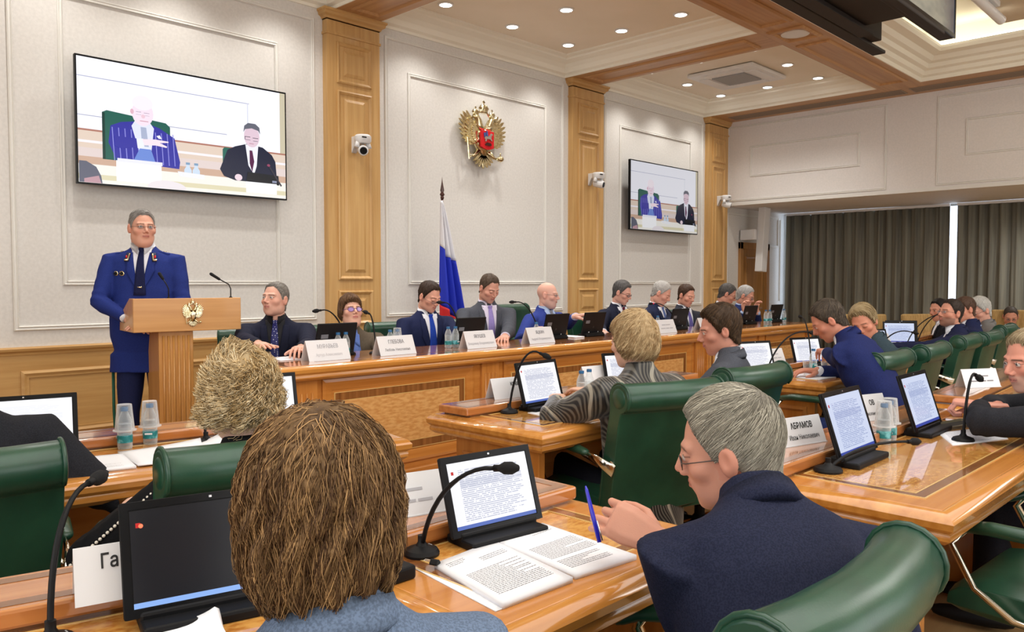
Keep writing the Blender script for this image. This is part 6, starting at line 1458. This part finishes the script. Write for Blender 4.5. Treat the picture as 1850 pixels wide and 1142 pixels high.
person('dark-suited man with glasses, head bent over his papers, by the corner pilaster', atY(1314, 532, Y_+.1), 286, 302, 26, 0, 10, sc=1.1, wide=1.05, ground=.1, hopt=H(lid=1, hs=1.08), skin=(204, 146, 124), hair=H(c1=(70, 66, 64), c2=(120, 116, 112), T=.014, Ts=.008, n=500, len=.04), jacket=black, shirt=wsh, tie=None, trousers=black, glasses=H(m=dkfr, w=.02, h=.012), vbot=.38)
person('white-haired man in blue holding his spectacles before his face', atY(1347, 535, Y_+.2), 268, 286, 22, 0, 6, sc=1.1, wide=1.05, ground=.1, hopt=H(hs=1.12), skin=(214, 156, 134), hair=H(c1=(170, 168, 166), c2=(214, 212, 210), T=.014, Ts=.008, n=500, len=.04), jacket=mblue, shirt=bsh, tie=None, trousers=black, glasses=H(m=dkfr, w=.02, h=.012),
       arms={'R': H(w=atd(1343, 565, 10.35), hd=(0, .1, 1), up=(0, 1, 0), pole=(.6, .2, -1)), 'L': H(w=atd(1368, 565, 10.4), hd=(-.1, .1, 1), up=(0, 1, 0), pole=(-.4, .2, -1))}, hands=('hold', 'hold'))
# middle row
person('woman with short fair hair in a black and silver striped satin blouse', atd(1141, 617, 3.62), 76, 92, 6, 0, 6, near=False, sc=1.0, wide=1.1, belly=.02, female=True, hopt=H(fold=.006), skin=(222, 176, 152), garment='blouse', collar=False,
       hair=H(c1=(150, 116, 74), c2=(240, 216, 172), T=.030, Ts=.020, n=3600, len=.07, shape='layer', low=-.09, bx=.098, by=.10, mess=1.6, rough=1.6, rad=.0011, lump=.009, lock=.006), jacket=striped_mat(), trousers=black, vox=.009,
       arms={'L': H(w=(2.93, 2.55, .80), pole=(-1, -.4, -.5), fat=1.25), 'R': H(w=(3.2, 2.5, .80), fat=1.2)}, hands=('relax', 'relax'))
person('brown-haired man in a dark grey suit seen in profile facing left', atd(1299, 597, 4.3), 104, 132, 12, 0, 8, sc=1.02, wide=1.02, hopt=H(fine=1, hs=1.05), skin=(198, 140, 120), hair=H(c1=(44, 32, 22), c2=(104, 78, 54), T=.026, Ts=.016, n=2200, len=.06, rad=.001, crown=(.1, -.6, .75)), jacket=greyw, shirt=wsh, tie=None, trousers=black, vox=.010,
       arms={'L': H(w=(3.55, 2.50, .80)), 'R': H(w=(3.85, 2.48, .80))})
person('man in a navy suit bending over the third desk, back turned', atd(1496, 580, 4.95), 94, 118, 34, 0, 34, sc=1.05, wide=1.1, hopt=H(fold=.005), skin=(206, 140, 116), hair=H(c1=(52, 44, 38), c2=(118, 104, 88), T=.020, Ts=.012, n=1800, len=.045, mess=2, rad=.0012), jacket=cl('rich_navy_suit', (26, 34, 78)), shirt=wsh, tie=None, trousers=mblue, vox=.010,
       arms={'L': H(w=(5.42, 2.30, .90), pole=(-1, -.5, -.6)), 'R': H(w=(5.15, 2.2, .80), pole=(1, -.4, -.6))}, hands=('relax', 'hold'))
person('man with long fair hair in slate leaning towards his neighbour', atd(1560, 583, 5.7), 140, 186, 22, 12, 18, sc=1.0, wide=1.05, skin=(206, 140, 114), hopt=H(lid=1), hair=H(c1=(130, 104, 66), c2=(214, 196, 156), T=.026, Ts=.022, n=1500, len=.09, rad=.0016, crown=(.3, .3, .9)), jacket=tealw, shirt=wsh, tie=None, trousers=black, arms={'L': H(w=(6.05, 2.3, .80)), 'R': H(w=(5.7, 2.3, .80))})
person('bearded man with glasses in dark navy looking up to the left', atd(1717, 566, 7.0), 112, 146, -8, 0, 4, sc=1.05, wide=1.12, belly=.03, hopt=H(fine=1, fat=.004), skin=(206, 146, 122), hair=H(c1=(44, 36, 32), c2=(84, 70, 60), T=.014, Ts=.008, n=900, len=.035), jacket=cl('midnight_suit', (26, 30, 56)), shirt=wsh, tie=None, trousers=black, glasses=H(m=dkfr, rim=False, w=.022, h=.013), beard=((92, 74, 64), .6),
       arms={'L': H(w=(7.2, 2.55, .82), pole=(-1, -.4, -.7)), 'R': H(w=(7.45, 2.5, .82))}, hands=('flat', 'flat'))
person('partly hidden brown-haired man in navy behind the bearded man', atd(1742, 559, 7.9), 112, 140, 8, 0, 6, sc=1.05, wide=1.1, skin=(206, 146, 122), hair=H(c1=(70, 50, 40), c2=(120, 92, 74), T=.014, Ts=.008, n=400, len=.04), jacket=navy, shirt=wsh, trousers=black)
person('white-haired man in a grey suit and glasses farther down the row', atd(1769, 561, 8.3), 116, 148, 22, 0, 10, sc=1.08, wide=1.1, hopt=H(hs=1.1), skin=(214, 160, 140), hair=H(c1=(180, 178, 172), c2=(230, 228, 222), T=.018, Ts=.014, n=700, len=.05), jacket=lgrey, shirt=bsh, trousers=black, glasses=H(m=dkfr, w=.02, h=.012), vox=.012)
person('dark-haired man half hidden at the left of the bearded man', atd(1696, 560, 8.9), 120, 150, 8, 0, 6, sc=1.0, wide=1.05, skin=(206, 146, 122), hair=H(c1=(26, 22, 20), c2=(50, 42, 36), T=.014, Ts=.008, n=300, len=.04), jacket=black, shirt=wsh, trousers=black)
person('man in blue with glasses sitting by the curtain at the far right', atd(1826, 572, 11.2), 190, 196, 24, 0, 12, sc=1.05, wide=1.05, hopt=H(hs=1.1), skin=(206, 146, 122), hair=H(c1=(60, 52, 46), c2=(110, 98, 86), T=.012, Ts=.007, n=300, len=.03), jacket=mblue, shirt=wsh, trousers=navy, glasses=H(m=dkfr, w=.02, h=.012))
# near row, right
person('man with fair greying hair in charcoal with clasped hands at the right edge', atd(1862, 652, 3.2), 104, 142, 10, 0, 22, sc=1.02, wide=1.08, hopt=H(fine=1), skin=(214, 150, 130), hair=H(c1=(140, 118, 88), c2=(210, 196, 164), T=.018, Ts=.010, n=1800, len=.05, rad=.001, mess=2), jacket=cl('near_black_wool', (30, 31, 36)), shirt=None, trousers=black, beard=((200, 180, 164), .4), vox=.010,
       arms={'L': H(w=(3.70, .90, .87), pole=(-1, -.3, -.2), hd=(-.2, .9, .1)), 'R': H(w=(3.80, .86, .86), pole=(1, -.2, -.2), hd=(-.7, .6, .1))}, hands=('hold', 'fist'))
# left desk sitters
def pearls(body, T, Th, patch, base, Wr):
    m = mat('pearl', srgb(226, 218, 204), .25, coat=.5); q = MB(); k, Sh, El, Wt = [w for w in Wr if w[0] == 'L'][0]
    for i in range(26):
        t = i/25; p = (Sh+Vector((-.045, -.03, .03))).lerp(El+Vector((-.045, -.045, .0)), t) if True else None
        q.lathe([(0, -.005), (.004, -.003), (.005, 0), (.004, .003), (0, .005)], 8, c=p)
    mesh_obj('pearl_trim', vmat(T, q.v), q.f, m, body, base=base)
person('woman with curly blonde hair in black with a pearl trimmed sleeve', atd(432, 726, 2.32), 80, 66, 4, 0, 3, sc=.98, wide=1.06, female=True, near=True, hopt=H(), skin=(224, 180, 158), garment='blouse', collar=False, extra=pearls, vox=.009,
       hair=H(c1=(196, 162, 108), c2=(255, 240, 204), T=.040, Ts=.03, n=4200, len=.085, shape='curly', low=-.075, bx=.108, by=.105, mess=1.2, wave=3.0, wf=13, cw=.055, rough=2, rad=.0013, lump=.018, lift=.08), jacket=cl('black_knit', (16, 16, 18)), trousers=black,
       arms={'L': H(w=(.90, 2.50, .68), pole=(-1, -.5, -.6)), 'R': H(l=(.14, .26, .02))})
person('dark-suited person cut off by the left photo edge, arm on the left desk', atd(-78, 660, 2.5), 82, 90, 8, 0, 6, sc=1.05, wide=1.14, skin=(214, 160, 140), hair=H(c1=(80, 74, 70), c2=(130, 124, 118), T=.014, Ts=.008, n=500, len=.04), jacket=cl('near_black_wool', (30, 31, 36)), shirt=wsh, trousers=black, vox=.009,
       arms={'L': H(w=(.35, 2.85, .82)), 'R': H(w=(.74, 2.86, .82), pole=(1, -.4, -.9))})
# foreground pair
person('woman with layered brown hair in a blue-grey jacket in the foreground, back turned', atd(577, 905, 1.05), 74, 62, 2, 0, 8, sc=.98, wide=1.02, female=True, near=True, skin=(222, 176, 152), garment='suit', shirt=None, collar=False, vox=.007, hopt=H(fold=.003, hs=.97),
       hair=H(c1=(70, 46, 30), c2=(206, 164, 112), T=.016, Ts=.012, n=9000, rad=.0008, len=.11, shape='layer', low=-.125, bx=.103, by=.104, mess=.22, ck=.8, swirl=.05, wave=.35, wf=5, cw=.010, rough=1.8, lump=.006, lock=.012, jag=.2, lift=.0, cpow=1.8, crown=(0, -.35, .95)), jacket=bluegrey, trousers=black,
       arms={'L': H(l=(-.14, .26, .02)), 'R': H(l=(.14, .26, .02))})
pen_h = []
def penx(body, T, Th, patch, base, Wr): pass
person('grey-haired man with spectacles in dark navy holding a blue pen, foreground right', atd(1316, 812, 1.65), 62, 109, 12, -4, 38, sc=1.02, wide=1.06, near=True, hopt=H(fat=.003, fold=.0035), skin=(206, 150, 128),
       hair=H(c1=(112, 106, 94), c2=(216, 210, 192), T=.018, Ts=.012, n=8000, len=.07, rad=.0007, crown=(.12, -.62, .72), mess=1.0, swirl=.5, rough=1.6, lump=.0015, cpow=1.0), jacket=cl('near_navy_suit', (24, 28, 48), (34, 38, 60)), shirt=bsh, trousers=black, vox=.007, side=5,
       glasses=H(m=wire, w=.022, h=.015, z=-.008), arms={'L': H(w=atd(1188, 985, 1.66), hd=tuple(atd(1085, 932, 1.70)-atd(1188, 985, 1.66)), up=tuple(-_fw+.35*_up), pw=(.15, -.35, -1)), 'R': H(l=(.2, .3, .08))}, hands=('relax', 'pen'))
a_, b_ = atd(1058, 878, 1.68), atd(1083, 980, 1.64)
e = empty('pen', a_, 0, 'blue ballpoint pen held upright by the grey-haired man', 'pen', None); d_ = b_-a_
bpm = mat('blue_pen_plastic', srgb(40, 40, 190), .25, coat=.4)
MB().tube([Vector((0, 0, 0)), d_*.08, d_*.5, d_], [.0015, .0035, .0048, .0045], 12).build('barrel', bpm, e, smooth=True); MB().tube([d_*.62+Vector((.004, -.004, 0)), d_*.97+Vector((.005, -.005, 0))], .0016, 6).build('pen_clip', silvm, e, smooth=True)
